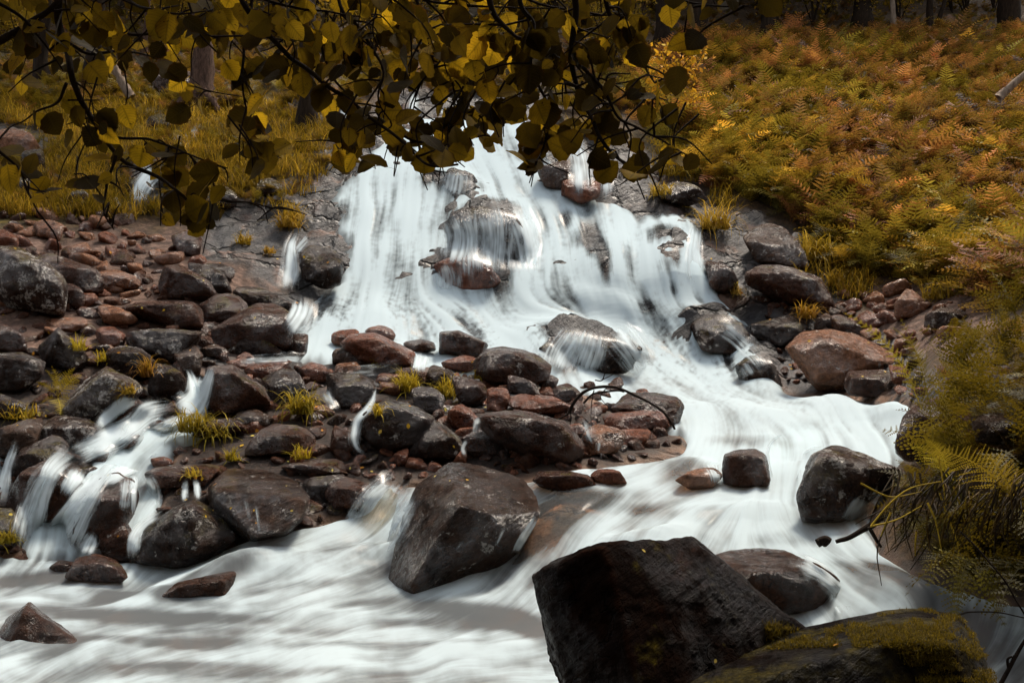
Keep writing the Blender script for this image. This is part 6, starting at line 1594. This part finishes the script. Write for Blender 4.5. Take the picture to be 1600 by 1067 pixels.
for pts, Y, r0, nl in BOUGHS:
    q = P2(pts); n = len(q)
    Yv = Y + np.cumsum(r_.normal(0, .035, n)); L3 = smooth_line(W(q[:, 0], q[:, 1], Yv), 7)
    L3 = L3 + .006 * np.stack([pnoise(L3 * 14 + k * 5) for k in range(3)], -1)
    S = Soup(); Lf = Soup(); rw = r0 * Y / FPX
    V, F = tube(L3 - HB, np.linspace(rw, max(rw * .30, .0011), len(L3)), 6, .35); S.add(V, F)
    nl = int(nl * .62)
    for k in range(nl):
        i = int(len(L3) * (0.12 + .88 * (k + r_.random()) / max(nl, 1))); i = min(i, len(L3) - 1)
        p = L3[i]
        if r_.random() < .62:          # a side twig with leaves
            d = np.array([r_.normal(0, 1), r_.normal(0, .45), r_.normal(-.05, .5)]); d /= np.linalg.norm(d); l = r_.uniform(.03, .11)
            tw = smooth_line(np.array([p, p + d * l * .5 + r_.normal(0, .008, 3), p + d * l + np.array([0, 0, -.02])]), 4)
            V, F = tube(tw - HB, np.linspace(.0022, .0010, len(tw)), 4); S.add(V, F)
            for _ in range(int(r_.integers(1, 4))): put_leaf(Lf, tw[int(r_.integers(4, len(tw)))] - HB, r_.uniform(.020, .053) * Y / 1.75, r_)
        else: put_leaf(Lf, p - HB, r_.uniform(.020, .055) * Y / 1.75, r_)
    b = S.build("branch", M_twig, hz)
    if Lf.n: leaves_done(Lf, b)
# single leaves and bunches set where the photograph shows them
BUNCH = [(140, 210, 4, 22), (155, 240, 3, 16), (90, 285, 5, 24), (120, 295, 4, 22), (275, 300, 5, 30), (320, 330, 5, 26), (255, 340, 4, 22), (390, 190, 6, 26), (375, 255, 5, 26), (405, 285, 4, 20), (395, 270, 3, 16), (185, 190, 4, 22), (300, 120, 5, 40), (480, 50, 5, 30), (500, 65, 3, 14), (110, 45, 3, 16),
 (535, 235, 4, 24), (553, 262, 2, 8), (570, 210, 5, 22), (600, 250, 3, 18), (630, 150, 4, 30), (655, 235, 2, 14), (700, 232, 3, 20), (740, 228, 3, 18), (690, 225, 3, 12), (780, 215, 2, 14), (820, 195, 7, 26), (845, 225, 7, 26), (838, 250, 4, 14), (870, 215, 4, 20), (900, 210, 3, 10), (955, 200, 5, 26), (985, 235, 5, 26), (1005, 260, 5, 20), (1055, 240, 3, 12), (1068, 255, 2, 8),
 (600, 90, 9, 50), (680, 80, 10, 60), (760, 120, 10, 60), (830, 90, 9, 50), (900, 60, 9, 50), (960, 90, 8, 40), (720, 40, 9, 60), (560, 40, 8, 50), (450, 120, 7, 50), (420, 30, 8, 60), (250, 60, 8, 60), (150, 60, 8, 60), (40, 30, 8, 50), (330, 20, 8, 60), (800, 20, 9, 60), (940, 20, 8, 50), (30, 120, 6, 50), (980, 50, 6, 40),
 (640, 120, 8, 50), (760, 140, 7, 40), (870, 150, 8, 40), (1120, 15, 3, 30), (190, 300, 3, 20), (30, 10, 6, 50), (490, 20, 8, 60), (540, 110, 7, 40), (880, 110, 7, 40), (700, 120, 7, 50)]
for bx, by, n, sp in BUNCH:
    S = Soup(); Lf = Soup()
    n = max(1, int(round(n * (.60 if by < 130 else .34))))
    Y = r_.uniform(1.65, 2.0); a = W(bx, by, Y)
    tw = smooth_line(np.array([a + [r_.normal(0, .03), .02, .10], a + [r_.normal(0, .012), 0, .045], a]), 4); V, F = tube(tw - HB, np.linspace(.0022, .0010, len(tw)), 4); S.add(V, F)
    for _ in range(n):
        p = W(bx + r_.normal(0, sp * .6), by + r_.normal(0, sp * .4) - 22, Y + r_.normal(0, .07)); put_leaf(Lf, p - HB, r_.uniform(.020, .054), r_)
    b = S.build("twig", M_twig, hz); leaves_done(Lf, b)
# the canopy of the hazel and its neighbours overhead, which keeps the near bank in shade
def canopy(name, parent, cen, n, off):
    V, F, A = leafcloud(n, cen, .75, .085, HT, np.random.default_rng(n), .6); S = Soup(); S.add(V - off, F, A); return S.build(name, M_crown, parent, False)
r_ = np.random.default_rng(4)
cen = np.array([[r_.uniform(-3.4, 2.6), r_.uniform(-.6, 2.6), r_.uniform(3.5, 4.6)] for _ in range(34)])
cen = cen[(cen[:, 2] - CAMZ - .55) / np.maximum(cen[:, 1] + .75, .1) > (HOR + 10) / FPX]
canopy("foliage", hz, cen, 5200, HB)

# unseen birch added right of the view so its crown shades the near boulders
e = bpy.data.objects.new("birch_tree", None); COL.objects.link(e); e.location = (5.6, 4.4, .6)
tag(e, "unseen birch added on the right bank to shade the foreground boulders", "tree")
S = Soup(); P_ = smooth_line(np.array([[5.6, 4.4, .2], [5.5, 4.4, 2.2], [5.3, 4.5, 4.4], [5.2, 4.5, 7.5]]) - np.array([5.6, 4.4, .6]), 6)
V, F = tube(P_, np.linspace(.16, .05, len(P_)), 8, .2); S.add(V, F); S.build("trunk", M_bark, e)
r_ = np.random.default_rng(14)
cen = np.array([[r_.uniform(1.6, 6.8), r_.uniform(2.6, 6.6), r_.uniform(4.6, 7.6)] for _ in range(60)])
cen = cen[((cen[:, 2] - CAMZ - .6) / (cen[:, 1] + .6) > (HOR + 10) / FPX)]
canopy("crown", e, cen, 9000, np.array([5.6, 4.4, .6]))
